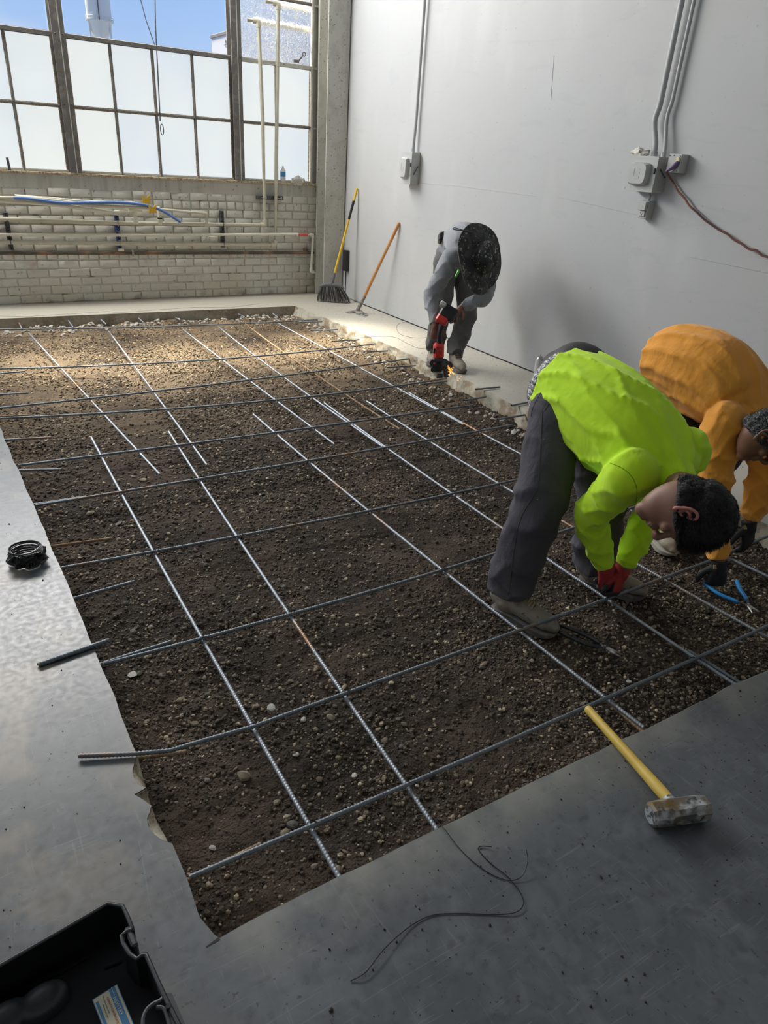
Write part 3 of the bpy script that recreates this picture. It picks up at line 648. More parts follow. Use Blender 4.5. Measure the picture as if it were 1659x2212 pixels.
# ================================================================== REBAR
RIB = [.0064, .0064, .0080]
def bar_mesh(pts, m, r=1.0, ends=True):
    P = [V(*p) for p in pts]; seg = [np.linalg.norm(P[i+1]-P[i]) for i in range(len(P)-1)]; cum = np.concatenate([[0], np.cumsum(seg)])
    n = max(4, int(cum[-1]/.0036)); s = np.linspace(0, cum[-1], n); A = np.array(P)
    Q = np.stack([np.interp(s, cum, A[:, k]) for k in range(3)], -1)
    T = np.gradient(Q, axis=0); T /= np.linalg.norm(T, axis=1)[:, None]
    S = np.cross(T, (0, 0, 1.)); S /= np.linalg.norm(S, axis=1)[:, None]; U = np.cross(S, T)
    k = 7; th = 2*np.pi*np.arange(k)/k; R = np.array([RIB[i % 3] for i in range(n)])*r
    v = Q[:, None]+R[:, None, None]*(S[:, None]*np.cos(th)[None, :, None]+U[:, None]*np.sin(th)[None, :, None]) + T[:, None]*(.0028*np.cos(th)[None, :, None])*r
    i, j = np.meshgrid(np.arange(n-1), np.arange(k), indexing='ij'); f = np.stack([i*k+j, i*k+(j+1) % k, (i+1)*k+(j+1) % k, (i+1)*k+j], -1).reshape(-1, 4)
    me = fast_mesh('rebar', v.reshape(-1, 3), f, m, True)
    return me, Q, T
def fitline(px, z, deg=2):
    P = np.array([fl(a, b, z if not hasattr(z, '__len__') else z[i]) for i, (a, b) in enumerate(px)])
    if len(P) < 3 or deg == 0: return P
    t = np.concatenate([[0], np.cumsum(np.linalg.norm(np.diff(P[:, :2], axis=0), axis=1))]); o = []
    s = np.linspace(0, t[-1], 40); dg = min(deg, len(P)-1)
    return np.stack([np.polyval(np.polyfit(t, P[:, k], dg if k < 2 else 1), s) for k in range(3)], -1)
def rebar(px, z, m, label, group=None, deg=2, r=1.0, ext=(0, 0)):
    P = fitline(px, z, deg)
    if ext[0]: P = np.concatenate([[P[0]+nrm(P[0]-P[1])*ext[0]], P])
    if ext[1]: P = np.concatenate([P, [P[-1]+nrm(P[-1]-P[-2])*ext[1]]])
    me, Q, T = bar_mesh(P, M[m], r); o = link('rebar', me); tag(o, label, 'rebar', group)
    for q, t in ((Q[0], -T[0]), (Q[-1], T[-1])):
        G().tube([q-t*.004, q+t*.0012], .0058*r, 9).build('cut_end', M['cut_end'], o)
    return o
CB = 'cross bars of the steel grid'; LB = 'lengthwise bars of the steel grid'; SB = 'starter bars'
ZT, ZL = -.040, -.054
rebar([(0, 711), (240, 709), (480, 700), (712, 689)], ZT-.01, 'rebar', 'farthest cross bar of ribbed steel, close to the far slab face', CB, ext=(.5, 0))
rebar([(0, 797), (240, 788), (560, 770), (827, 740)], ZT, 'rebar', 'second farthest cross bar, ending at the right slab edge behind the grey shirted man', CB, ext=(.5, 0))
rebar([(0, 880), (200, 862), (400, 838), (600, 812), (905, 772)], ZT, 'rebar', 'third farthest cross bar, its right end just left of the red tool', CB, ext=(.3, 0))
rebar([(0, 903), (230, 893), (560, 868), (760, 845), (965, 818)], ZT, 'rebar', 'cross bar being cut by the red tool at its right end', CB, ext=(.2, 0))
rebar([(40, 1005), (215, 985), (560, 935), (800, 910), (1020, 874)], ZT, 'rebar', 'fifth cross bar from the back, free right end before the broken edge', CB)
rebar([(78, 1092), (265, 1062), (430, 1035), (660, 995), (835, 968), (1030, 931), (1108, 918)], ZT, 'rebar', 'sixth cross bar from the back, doubled by a stub at the left slab', CB)
rebar([(133, 1225), (333, 1192), (515, 1160), (800, 1103), (980, 1065), (1138, 1030), (1264, 1004)], ZT, 'rebar', 'fourth cross bar from the front, passing behind the lime shirted man', CB, ext=(0, .4))
rebar([(222, 1433), (437, 1383), (625, 1325), (955, 1232), (1085, 1190), (1249, 1137)], ZT, 'rebar', 'third cross bar from the front, passing between the boots of the lime shirted man', CB, ext=(0, 1.2))
rebar([(170, 1633), (297, 1628), (370, 1621), (405, 1610), (445, 1598), (545, 1570), (745, 1498), (935, 1430), (1120, 1362), (1300, 1298), (1530, 1213), (1659, 1158)],
      [.012, .010, -.006, -.018, -.026, -.034, -.036, -.036, -.036, -.036, -.036, -.036], 'rebar', 'second nearest cross bar, kinked up onto the left slab, held by the red gloves', CB, deg=0, ext=(0, .3))
rebar([(410, 1896), (530, 1843), (670, 1783), (885, 1695), (1310, 1507), (1659, 1352)], -.036, 'rebar', 'nearest cross bar of the grid, lying just behind the hammer handle', CB, ext=(0, .6))
# stubs by the left slab
for i, (a, b, lab, m) in enumerate([((0, 807), (53, 802), 'farthest starter bar stub at the left frame edge', 'rebar'), ((0, 852), (61, 849), 'second farthest starter bar stub at the left frame edge', 'rebar'),
      ((0, 900), (61, 897), 'starter bar stub lying against the cross bar at the left frame edge', 'rebar_rust'), ((17, 950), (110, 945), 'starter bar stub just below the corner of the left slab and frame edge', 'rebar'),
      ((42, 1016), (132, 1014), 'starter bar stub just under the fifth cross bar from the back', 'rebar'), ((74, 1090), (186, 1073), 'starter bar stub doubling the sixth cross bar from the back', 'rebar'),
      ((108, 1181), (241, 1163), 'rusty starter bar stub right of the wire coil', 'rebar_rust'), ((158, 1293), (290, 1256), 'lone grey starter bar stub midway along the left slab edge', 'rebar'),
      ((213, 1436), (369, 1386), 'starter bar stub doubling the third cross bar from the front', 'rebar'), ((300, 1637), (400, 1624), 'short rusty stub under the kinked cross bar at the left slab', 'rebar_rust'),
      ((405, 1902), (563, 1824), 'rusty starter bar behind the left end of the nearest cross bar', 'rebar_rust')]):
    rebar([a, b], ZT-.014, m, lab, SB, ext=(.05, 0))
# lengthwise bars
rebar([(62, 719), (130, 795), (190, 857), (345, 1025)], ZL, 'rebar_light', 'leftmost far lengthwise bar, ending free over the soil', LB)
rebar([(235, 716), (290, 790), (330, 845), (375, 905), (447, 1005)], ZL, 'rebar_light', 'second far lengthwise bar from the left, ending beside a rusty lap', LB)
rebar([(197, 945), (222, 990), (265, 1075), (337, 1195), (437, 1385), (545, 1572), (672, 1788), (737, 1902)], ZL, 'rebar_light', 'nearest left lengthwise bar, running down to the front slab edge', LB)
rebar([(363, 932), (430, 1032), (515, 1160), (622, 1330), (745, 1507), (882, 1703), (947, 1793)], ZL, 'rebar_light', 'lengthwise bar beside the loose wire, second from the left at the front', LB)
rebar([(396, 712), (475, 776), (560, 838), (603, 868), (679, 927), (721, 960)], ZL, 'rebar_light', 'third far lengthwise bar from the left, crossing the sunlit soil', LB)
rebar([(545, 895), (665, 990), (795, 1105), (960, 1237), (1120, 1365), (1310, 1507), (1390, 1570)], ZL, 'rebar_light', 'long lengthwise bar passing under the near boot toe to the hammer', LB)
rebar([(1302, 1506), (1383, 1576)], ZL-.012, 'rebar_rust', 'rust tinged starter bar lapping the lengthwise bar by the hammer handle', SB, ext=(.02, .03))
rebar([(471, 706), (560, 774), (614, 817), (705, 880), (759, 920), (828, 965)], ZL, 'rebar_light', 'fourth far lengthwise bar from the left, doubled in mid pit', LB)
rebar([(700, 871), (835, 967), (980, 1065), (1088, 1146), (1172, 1204), (1294, 1284), (1400, 1352), (1491, 1414), (1591, 1479)], ZL, 'rebar_light', 'lengthwise bar the red gloves are tying, running between the two boots', LB)
rebar([(1487, 1405), (1600, 1476)], ZL+.002, 'rebar', 'short starter bar lapped at the front slab edge, far right', SB, ext=(0, .03))
rebar([(530, 700), (618, 765), (679, 806), (741, 850), (831, 906), (863, 927)], ZL, 'rebar_rust', 'brownish far lengthwise bar, fifth from the left', LB)
rebar([(791, 867), (842, 899), (916, 944), (1003, 1000), (1040, 1023), (1128, 1077), (1249, 1144), (1361, 1211), (1447, 1260), (1659, 1376)], ZL, 'rebar_light', 'lengthwise bar passing just left of the black gloved hand', LB, ext=(0, .3))
rebar([(600, 698), (706, 756), (773, 792), (842, 830), (893, 857), (961, 895), (1000, 917)], ZL, 'rebar_light', 'rightmost far lengthwise bar along the right slab edge', LB)
rebar([(885, 848), (961, 893), (1030, 933), (1144, 991), (1268, 1053), (1574, 1200), (1659, 1250)], ZL-.001, 'rebar_light', 'rightmost near lengthwise bar, running on behind the lime shirted man', LB, ext=(0, .3))
# loose offcut lying on the left slab
rebar([(83, 1436), (235, 1383)], [.009, .009], 'rebar', 'loose dark offcut of bar lying on the left slab and poking over the pit', None, r=1.25)
# dowels from the far slab face
for i, (a, b) in enumerate([((41, 697), (48, 712)), ((147, 692), (158, 707)), ((216, 689), (230, 701)), ((297, 685), (310, 697)), ((376, 684), (389, 692)), ((509, 676), (529, 685)), ((582, 673), (600, 685))]):
    names = ['farthest left', 'second from left', 'third from left', 'fourth from left', 'fifth from left', 'second from right', 'rightmost']
    p0 = W(*a, 1, 7.60); p1 = W(*b, 1, 7.60-.16-.02*(i % 2)); me, Q, T = bar_mesh([p0, p1], M['rebar_light'], 1.0)
    tag(link('dowel', me), 'short pale dowel in the far slab face, %s of seven' % names[i], 'rebar', 'dowels in the far slab face')
# dowels along the right slab edge
rd = [((645, 696), (692, 695), 'farthest'), ((672, 714), (725, 712), 'second farthest'), ((718, 737), (772, 734), 'third farthest'), ((795, 760), (833, 758), 'fourth farthest'),
      ((837, 794), (893, 790), 'fifth, left of the red tool'), ((913, 830), (961, 824), 'the one under the red tool'), ((1028, 841), (1079, 836), 'poking over the slab right of the sparks'),
      ((1003, 865), (1045, 858), 'below the one right of the sparks'), ((1105, 876), (1146, 868), 'upper one touching the dark trousers'), ((1075, 906), (1130, 897), 'nearest visible one')]
for a, b, nme in rd:
    zz = .012 if 'over the slab' in nme or 'upper one' in nme else -.03
    P0, P1 = fl(*a, zz), fl(*b, zz)
    if zz < 0: P1 = P1 + nrm(P1-P0)*.02
    me, Q, T = bar_mesh([P0, P1], M['rebar'], 1.0)
    tag(link('dowel', me), 'starter bar from the right slab edge, ' + nme, 'rebar', 'starter bars in the right slab edge')
# wire ties at the crossings
for i, (px, py, wh) in enumerate([(671, 1784, 'nearest cross bar meets the leftmost front lengthwise bar'), (883, 1698, 'nearest cross bar meets the second lengthwise bar'), (745, 1500, 'second nearest cross bar meets the second lengthwise bar'), (545, 1571, 'second nearest cross bar meets the leftmost lengthwise bar'), (1120, 1363, 'second nearest cross bar passes the near boot toe'), (438, 1383, 'third nearest cross bar meets the leftmost lengthwise bar'), (625, 1326, 'third nearest cross bar meets the second lengthwise bar'), (334, 1193, 'fourth nearest cross bar meets the leftmost lengthwise bar'), (516, 1160, 'fourth nearest cross bar meets the second lengthwise bar'), (957, 1234, 'third nearest cross bar meets the third lengthwise bar'), (1309, 1507, 'nearest cross bar passes the hammer handle tip'), (266, 1063, 'sixth farthest cross bar meets the leftmost near lengthwise bar'), (431, 1034, 'sixth farthest cross bar meets the second lengthwise bar'), (1489, 1427, 'nearest cross bar crosses the two lapped bars far right')]):
    p = fl(px, py, ZT-.006); g = G(); a0 = random.uniform(0, 1)
    d1, d2 = nrm(V(1, .75, 0)), nrm(V(1, -.75, 0))
    for d in (d1, d2): g.tube([p + d*.012*cos(t) + V(0, 0, .0165)*sin(t) for t in np.linspace(0, 2*pi, 13)], .0009, 5)
    tl = p + V(.012, -.006, .006); g.tube([p+V(0, 0, .0155), tl+V(0, 0, .012), tl+V(.010, -.006, .004)], .0013, 5)
    tag(g.build('wire_tie', M['wire']), 'dark wire tie where the '+wh, 'wire tie', 'wire ties at the crossings')
def wire(name, px, z, r, label, m='wire', cat='wire', sub=8):
    P = catmull([fl(a, b, z if not hasattr(z, '__len__') else z[i]) for i, (a, b) in enumerate(px)], sub)
    return tag(G().tube(P, r, 6).build(name, M[m]), label, cat)
wire('loose_wire', [(750, 1765), (800, 1775), (870, 1768), (922, 1760), (955, 1785), (990, 1830), (1030, 1868), (1070, 1893), (1105, 1902), (1130, 1890), (1140, 1860), (1137, 1835)], [-.095, -.09, -.085, -.05, .004, .0025, .002, .002, .003, .008, .02, .03], .0010, 'thin black wire curling out of the pit onto the front slab')
wire('loose_wire', [(1062, 1829), (1040, 1828), (1034, 1836), (1060, 1865), (1098, 1895), (1125, 1930), (1130, 1955), (1110, 1972), (1060, 1975), (990, 1973), (930, 1978), (880, 2005), (830, 2050), (790, 2100), (757, 2119)], [.006, .003, .002, .002, .0035, .004, .006, .004, .002, .002, .002, .004, .010, .008, .002], .0012, 'long S shaped black wire lying on the front slab')
wire('loose_wire', [(740, 735), (800, 728), (850, 728), (880, 742), (905, 752), (935, 750)], .004, .0012, 'thin wire arc on the far right slab nearest the pit')
wire('loose_wire', [(935, 727), (900, 730), (865, 722), (857, 705), (868, 697), (885, 698)], .004, .0012, 'thin wire loop on the far right slab nearest the wall')
wire('loose_wire', [(530, 1842), (520, 1852), (510, 1880), (497, 1902)], [-.024, -.03, -.05, -.07], .0012, 'short bent tie wire end hanging from the nearest cross bar')

# ================================================================== TOOLS ON THE FLOOR
# sledgehammer
hc = fl(1466, 1752, .036); tip = fl(1272, 1534, .012); ha = fl(1407, 1764, .036); hb = fl(1526, 1748, .036); ax = nrm(hb-ha); hl = .088
root = empty('sledgehammer', (hc[0], hc[1], 0), 'sledgehammer with yellow handle and worn steel head lying on the front slab', 'hammer')
g = G(); dh = nrm(tip-hc); Lh = np.linalg.norm(tip-hc)
P = [hc+dh*.0, hc+dh*.05, hc+dh*.09, hc+dh*Lh*.5, hc+dh*Lh*.9, tip]; loft(g, P, [(.016, .017), (.0165, .018), (.0175, .018), (.0145, .016), (.0135, .0145), (.0145, .015)], (0, 0, 1), n=20, sub=6, r0=False)
g.build('handle', M['yellow_handle'], root, sharp=60)
g = G().tube([tip+dh*.0135, tip+dh*.0152], .0035, 10); g.build('hanging_hole', M['black_soft'], root)
up2 = nrm(V(0, 0, 1)); s3 = nrm(np.cross(ax, up2))
def octa(c, r, cut): return [c + s3*r*x + up2*r*y for x, y in ((1, -cut), (1, cut), (cut, 1), (-cut, 1), (-1, cut), (-1, -cut), (-cut, -1), (cut, -1))]
secs = [(-hl, .024, .42), (-hl+.006, .0315, .45), (-.038, .0330, .45), (-.030, .0300, .62), (.030, .0300, .62), (.038, .0330, .45), (hl-.006, .0315, .45), (hl, .024, .42)]
g = G(); vs = []
for o_, r_, c_ in secs: vs += octa(hc+ax*o_, r_, c_)
g.add(vs, [(i*8+k, i*8+(k+1) % 8, (i+1)*8+(k+1) % 8, (i+1)*8+k) for i in range(7) for k in range(8)] + [tuple(range(8))[::-1], tuple(56+k for k in range(8))])
hd = g.build('head', M['hammer'], root, sharp=25)
g = G(); g.add([p-ax*.0006 for p in octa(hc-ax*hl, .0235, .42)], [tuple(range(8))[::-1]]); g.build('face', M['hammer_face'], hd)
g = G(); loft(g, [hc+dh*.018, hc+dh*.045], [(.020, .020), (.018, .018)], (0, 0, 1), n=14); g.build('epoxy_collar', M['hammer_face'], hd)

def pliers(name, A, B, piv, jaw, z, mg, label, gape=.0):
    a = [fl(*p, z) for p in A]; b = [fl(*p, z) for p in B]; pv = fl(*piv, z); jt = [fl(*j, z) for j in jaw]
    r = empty(name, (pv[0], pv[1], z-.012), label, 'pliers')
    for q in (a, b):
        g = G(); P = catmull(q, 6); n_ = len(P); loft(g, P[:-2], [(.0098, .0085)]*(n_-2), (0, 0, 1), n=10, sub=1); g.build('grip', M[mg], r, sharp=60)
        g = G(); loft(g, [P[-4], P[-1], pv], [(.0045, .004), (.0055, .005), (.007, .006)], (0, 0, 1), n=10, sub=4); g.build('shank', M['strut'], r, sharp=60)
    g = G().ball(pv, (.014, .014, .008), 12); g.build('joint', M['strut'], r); G().tube([pv+V(0, 0, .004), pv+V(0, 0, .0095)], .005, 10).build('rivet', M['metal'], r)
    for j in jt:
        g = G(); loft(g, [pv, pv*(.5)+j*.5, j], [(.0085, .007), (.007, .006), (.0028, .003)], (0, 0, 1), n=10, sub=4); g.build('jaw', M['metal'] if mg != 'black' else M['hammer'], r, sharp=60)
    return r
pl = pliers('pliers', [(1213, 1351), (1250, 1365), (1283, 1381), (1298, 1391)], [(1208, 1364), (1240, 1380), (1272, 1393), (1298, 1399)], (1306, 1398), [(1344, 1414), (1341, 1420)], -.090, 'black', 'black handled linesman pliers lying open on the soil near the second nearest cross bar')
pliers('pliers', [(1592, 1256), (1598, 1272), (1608, 1287), (1615, 1297)], [(1523, 1262), (1553, 1283), (1578, 1294), (1598, 1302)], (1616, 1308), [(1625, 1324), (1639, 1321)], -.088, 'blue_grip', 'pliers with bright blue grips in the black gloved hand')
# roll of tie wire in crinkled film
c = fl(60, 1212, 0); root = empty('wire_coil', (c[0], c[1], 0), 'coil of black tie wire partly wrapped in crinkled film on the left slab', 'wire coil')
g = G()
for k in range(26):
    rr_ = .060 + random.uniform(-.006, .006); z = .008 + .058*((k % 9)/8) + random.uniform(-.002, .002); e1 = random.uniform(-.004, .004)
    g.tube([c+V(rr_*cos(t)+e1, rr_*sin(t), z+.002*sin(t+k)) for t in np.linspace(0, 2*pi, 33)], .0016, 5, caps=False)
g.build('windings', M['wire'], root)
g = G(); g.tube([c+V(.0655*cos(t), .0655*sin(t), .004+.054*s_) for s_ in (0, 1) for t in (0,)], .001, 4)
vs = []; nu, nv_ = 40, 14
for i in range(nv_+1):
    for k in range(nu+1):
        t = pi*1.02 + pi*.96*k/nu; s_ = i/nv_; R_ = .069 + .010*sin(pi*s_) ; q = V(R_*cos(t), R_*sin(t), .003 + .055*s_)
        d = .014*float(fbm(np.array([q[0]*45, q[1]*45, q[2]*45]), 2)); q[0] *= 1+d/.07; q[1] *= 1+d/.07; q[2] += .010*float(vnoise(np.array([k*.5, i*.3, 2.])))*s_
        vs.append(c+q+V(0, 0, .001))
me = mesh('film_wrap', vs, [(i*(nu+1)+k, i*(nu+1)+k+1, (i+1)*(nu+1)+k+1, (i+1)*(nu+1)+k) for i in range(nv_) for k in range(nu)], M['plastic_bag'], False)
fo = link('film_wrap', me, root); sm = fo.modifiers.new('solid', 'SOLIDIFY'); sm.thickness = .0015
g = G().tube(catmull([c+V(.02, -.03, .055), c+V(.045, -.02, .062), c+V(.058, .01, .058), c+V(.05, .035, .05)], 6), .0016, 6); g.build('loose_end', M['metal'], root)

# open black tool case, lower left
ZC = .115
rim = [(-70, 2117), (0, 2080), (118, 2013), (232, 1947), (268, 1953), (280, 1977), (290, 2002), (289, 2010), (275, 2016), (268, 2022), (270, 2034), (284, 2056), (296, 2065), (306, 2058), (319, 2057), (340, 2104), (362, 2152), (400, 2228), (470, 2400), (250, 2560), (-330, 2420)]
R = [fl(*p, ZC) for p in rim]; cc = sum(R)/len(R)
root = empty('tool_case', (cc[0], cc[1], 0), 'open black plastic tool case with moulded rim at the lower left corner', 'tool case')
def inset(P, d):
    o = []; n = len(P)
    for i in range(n):
        a, b, c_ = P[i-1], P[i], P[(i+1) % n]; t1, t2 = nrm(b-a), nrm(c_-b); n1 = V(t1[1], -t1[0], 0); n2 = V(t2[1], -t2[0], 0); o.append(b+(n1+n2)/(1+max(.0, n1@n2)+.15)*d)
    return o
ctr = cc; sgn = 1 if np.linalg.norm(inset(R, .01)[3]-ctr) < np.linalg.norm(R[3]-ctr) else -1
R1 = inset(R, .0055*sgn); base_o = [V(*p)*0.985+ctr*.015 for p in R]; base_i = inset(base_o, .0055*sgn)
lay = [[V(p[0], p[1], .003) for p in base_o], [V(p[0], p[1], ZC) for p in R], [V(p[0], p[1], ZC) for p in R1], [V(p[0], p[1], .012) for p in base_i]]
n = len(R); vs = [p for l in lay for p in l]; fs = [(i*n+k, i*n+(k+1) % n, (i+1)*n+(k+1) % n, (i+1)*n+k) for i in range(3) for k in range(n)]
tf = tessellate_polygon([[Vector((p[0], p[1], 0)) for p in lay[3]]]); fs += [tuple(3*n+i for i in t) for t in tf] + [tuple(i for i in t) for t in tf]
bm_ = G().add(vs, fs); case = bm_.build('shell', M['case'], root)
g = G(); g.tube([V(p[0], p[1], ZC) for p in R1[:18]], .0038, 8); g.build('rim_bead', M['case_edge'], root)
g = G(); lt = [fl(*p, ZC-.022) for p in ((276, 2014), (294, 2056))]; mid = (lt[0]+lt[1])/2; g.box(mid, (np.linalg.norm(lt[1]-lt[0]), .014, .045), axes=[lt[1]-lt[0], np.cross(V(0, 0, 1), lt[1]-lt[0]), (0, 0, 1)], bev=.004); g.build('latch', M['case_edge'], root)
g = G(); g.tube(catmull([fl(*p, ZC-.004) for p in ((343, 2126), (348, 2140), (353, 2152), (346, 2162), (330, 2170), (316, 2184), (309, 2205), (312, 2235))], 5), .0045, 8)
g.tube(catmull([fl(*p, ZC-.004) for p in ((338, 2176), (352, 2178), (360, 2192), (370, 2230))], 5), .004, 8); g.build('handle_frame', M['case_edge'], root)
p = fl(364, 2175, ZC+.001); G().tube([p-V(0, 0, .006), p+V(0, 0, .004)], .005, 10).build('hinge_pin', M['black_soft'], root)
p0, p1, p2 = fl(353, 2150, ZC-.012), fl(372, 2150, ZC-.012), fl(410, 2240, ZC-.012); G().plate([p0, p1, p2, p2-(p1-p0)*1.7, p0-(p1-p0)*.2+(p2-p1)*.3], (0, 0, 1), .008).build('handle_web', M['case_edge'], root)
for (px, py, a, b) in ((92, 2165, .040, .060), (12, 2205, .040, .060)):
    g = G(); q = fl(px, py, .02); loft(g, [q+V(0, 0, -.01), q+V(0, 0, .012), q+V(0, 0, .020)], [(a*.9, b*.9), (a*.8, b*.8), (a*.55, b*.55)], nrm(R[3]-R[0]), n=20, sub=3); g.build('moulded_cup', M['case_edge'], root, sharp=60)
g = G()
for a, b in (((60, 2140), (190, 2065)), ((225, 2090), (262, 2075))):
    g.tube([fl(*a, .016), fl(*b, .016)], .004, 6)
g.build('moulded_rib', M['case'], root)
# certificate card
O = fl(253, 2126, .0185); uu = nrm(fl(289, 2212, .0185)-O); vv_ = nrm(np.cross(V(0, 0, 1), uu)); wd = np.linalg.norm(fl(198, 2157, .0185)-O); LC = .13
card = empty('certificate_card', (O[0], O[1], .0), 'cream and blue printed certificate card lying in the black tool case', 'card')
def cpt(a, b, z=0): return O + uu*a + vv_*(b-0.0) + V(0, 0, z)
if (fl(198, 2157, .0185)-O)@vv_ > 0: vv_ = -vv_
def rect(a0, a1, b0, b1, z, name, m):   # b: 0 at the right edge, negative to the left; text up = +vv
    G().plate([cpt(a0, b0, z), cpt(a1, b0, z), cpt(a1, b1, z), cpt(a0, b1, z)], (0, 0, 1), .0004).build(name, m, card)
rect(0, LC, -wd, 0, 0, 'border', M['label_blue']); rect(.0015, LC-.0015, -wd+.0015, -.0015, .0005, 'paper', M['paper']); rect(.0015, LC-.0015, -wd*.36, -wd*.11, .0010, 'blue_band', M['label_blue'])
rect(.010, LC*.9, -wd*.93, -wd*.82, .0010, 'blue_box', M['label_blue'])
rect(.0, .020, -wd*.24, -wd*.225, .0015, 'stripe', M['paper'])
def text(s_, a, b, h, m, z=.0018, xs=1.0, name='lettering'):
    cu = bpy.data.curves.new('t', 'FONT'); cu.body = s_; cu.size = h; cu.extrude = .0001; o = bpy.data.objects.new('t', cu); COL.objects.link(o)
    dg = bpy.context.evaluated_depsgraph_get(); dg.update(); me = bpy.data.meshes.new_from_object(o.evaluated_get(dg)); bpy.data.objects.remove(o)
    Wm = Matrix(((uu[0]*xs, vv_[0], 0, 0), (uu[1]*xs, vv_[1], 0, 0), (0, 0, 1, 0), (0, 0, 0, 1))); me.transform(Wm); me.transform(Matrix.Translation(cpt(a, b, z).tolist())); me.materials.clear(); me.materials.append(m)
    link(name, me, card)
text('NEWTRY', .022, -wd*.325, wd*.20, M['white_text']); text('QUALITY CERTIFICATE', .014, -wd*.52, wd*.115, M['red_text']); text('This product has been quality', .006, -wd*.64, wd*.065, M['dark_text']); text('please feel free to use it', .022, -wd*.74, wd*.065, M['dark_text'])

# spray can by the wall
c = fl(1158, 826); root = empty('spray_can', (c[0], c[1], 0), 'white spray can standing on the slab by the wall behind the lime shirted man', 'spray can')
ax_ = nrm(W(1166, 765, 1, c[1]-.02)-c); ax_ = nrm(V(ax_[0]*.15, ax_[1]*.15, 1))
G().lathe(c, ax_, [(0, .030), (.004, .033), (.19, .033), (.196, .0315)], 24).build('body', M['can'], root)
G().lathe(c, ax_, [(.194, .0315), (.205, .029), (.216, .020), (.219, .017), (.224, .017)], 24).build('dome', M['metal'], root)
G().lathe(c, ax_, [(.222, .007), (.238, .007), (.24, .004)], 12).build('nozzle', M['can'], root)
def canband(h0, h1, t0, t1, m, nm):
    g = G(); vs = []; n = 8
    for k in range(n+1):
        t = t0+(t1-t0)*k/n
        for h in (h0, h1): vs.append(c+V(.0336*cos(t), .0336*sin(t), h))
    g.add(vs, [(2*k, 2*k+2, 2*k+3, 2*k+1) for k in range(n)]); g.build(nm, m, root)
canband(.02, .185, -2.3, -2.2, M['dark_text'], 'printed_stripe'); canband(.135, .15, -1.75, -1.35, M['red_text'], 'printed_stripe'); canband(.16, .168, -1.7, -1.4, M['dark_text'], 'printed_stripe'); canband(.012, .032, -2.9, -2.4, M['white_text'], 'barcode_label')

# broom leaning on the wall
b0 = fl(720, 653); hx = nrm(V(.86, -.5, 0)); top = W(771, 408, 0, XW-.022); base = b0+V(0, .02, .27)
root = empty('broom', (b0[0], b0[1], 0), 'yellow handled broom with dark bristles leaning in the back corner', 'broom')
dn = nrm(base-top); Lb = np.linalg.norm(base-top)
def seg(a, b, r, m, nm, n=12): G().tube([top+dn*a*Lb, top+dn*b*Lb], r, n).build(nm, m, root)
seg(.0, .13, .014, M['yellow_broom'], 'grip_end'); seg(.13, .33, .0145, M['black_soft'], 'grip'); seg(.33, 1.0, .0135, M['yellow_broom'], 'pole')
G().ball(top, .014, 10).build('hanging_cap', M['yellow_broom'], root)
g = G(); loft(g, [base-dn*.06, base+dn*.03, base+dn*.07], [(.016, .016), (.020, .018), (.035, .022)], (0, 1, 0), n=16, sub=4); g.build('socket', M['broom_cap'], root)
cb = base+dn*.075
g = G(); loft(g, [cb-hx*.135-V(0, 0, .022), cb-hx*.06, cb+hx*.06, cb+hx*.135-V(0, 0, .022)], [(.020, .016), (.024, .024), (.024, .024), (.020, .016)], (0, 0, 1), n=16, sub=5); g.build('block', M['broom_cap'], root)
for mm, cnt, nm in ((M['bristle'], 300, 'bristles'), (M['bristle_dust'], 110, 'dusty_bristles')):
    g = G()
    for k in range(cnt):
        s_ = random.uniform(-1, 1); dpt = random.uniform(-1, 1); a = cb+hx*.13*s_+np.cross(hx, V(0, 0, 1))*.018*dpt-V(0, 0, .012+.02*abs(s_))
        e_ = V(b0[0], b0[1], 0)+hx*(.20*s_+random.uniform(-.012, .012))+np.cross(hx, V(0, 0, 1))*(.05*dpt)+V(0, 0, random.uniform(.001, .02))
        g.tube([a, a*.5+e_*.5+hx*.008*s_, e_], [.0022, .0020, .0013], 4)
    o = g.build(nm, mm, root); o['kind'] = 'stuff'
# long handled scraper / pick
t0 = fl(771, 675); tt = W(861, 484, 0, XW-.016); root = empty('long_handled_hoe', (t0[0], t0[1], 0), 'dusty steel hoe with long wooden handle leaning on the right wall', 'hoe')
g = G(); d_ = nrm(tt-t0); Lt = np.linalg.norm(tt-t0); loft(g, [t0+d_*.16, t0+d_*Lt*.5, tt], [.019, .0165, .0175], (0, 0, 1), n=14, sub=5); g.build('handle', M['wood'], root)
g = G(); loft(g, [t0+V(0, 0, .02), t0+d_*.10, t0+d_*.21], [.022, .021, .019], (0, 0, 1), n=14, sub=4); g.build('socket', M['dusty_metal'], root)
a, b, m_ = fl(756, 674, .006), fl(787, 682, .006), t0+V(0, 0, .020)
g = G(); P = catmull([a-V(.05, 0, 0), (a+m_)/2, m_, (b+m_)/2, b+V(.02, 0, 0)], 4); loft(g, P, [(.035, .004)]+[(.045, .006)]*(len(P)-2)+[(.03, .004)], (0, 0, 1), n=10, sub=1, fixed=False); g.build('blade', M['dusty_metal'], root)

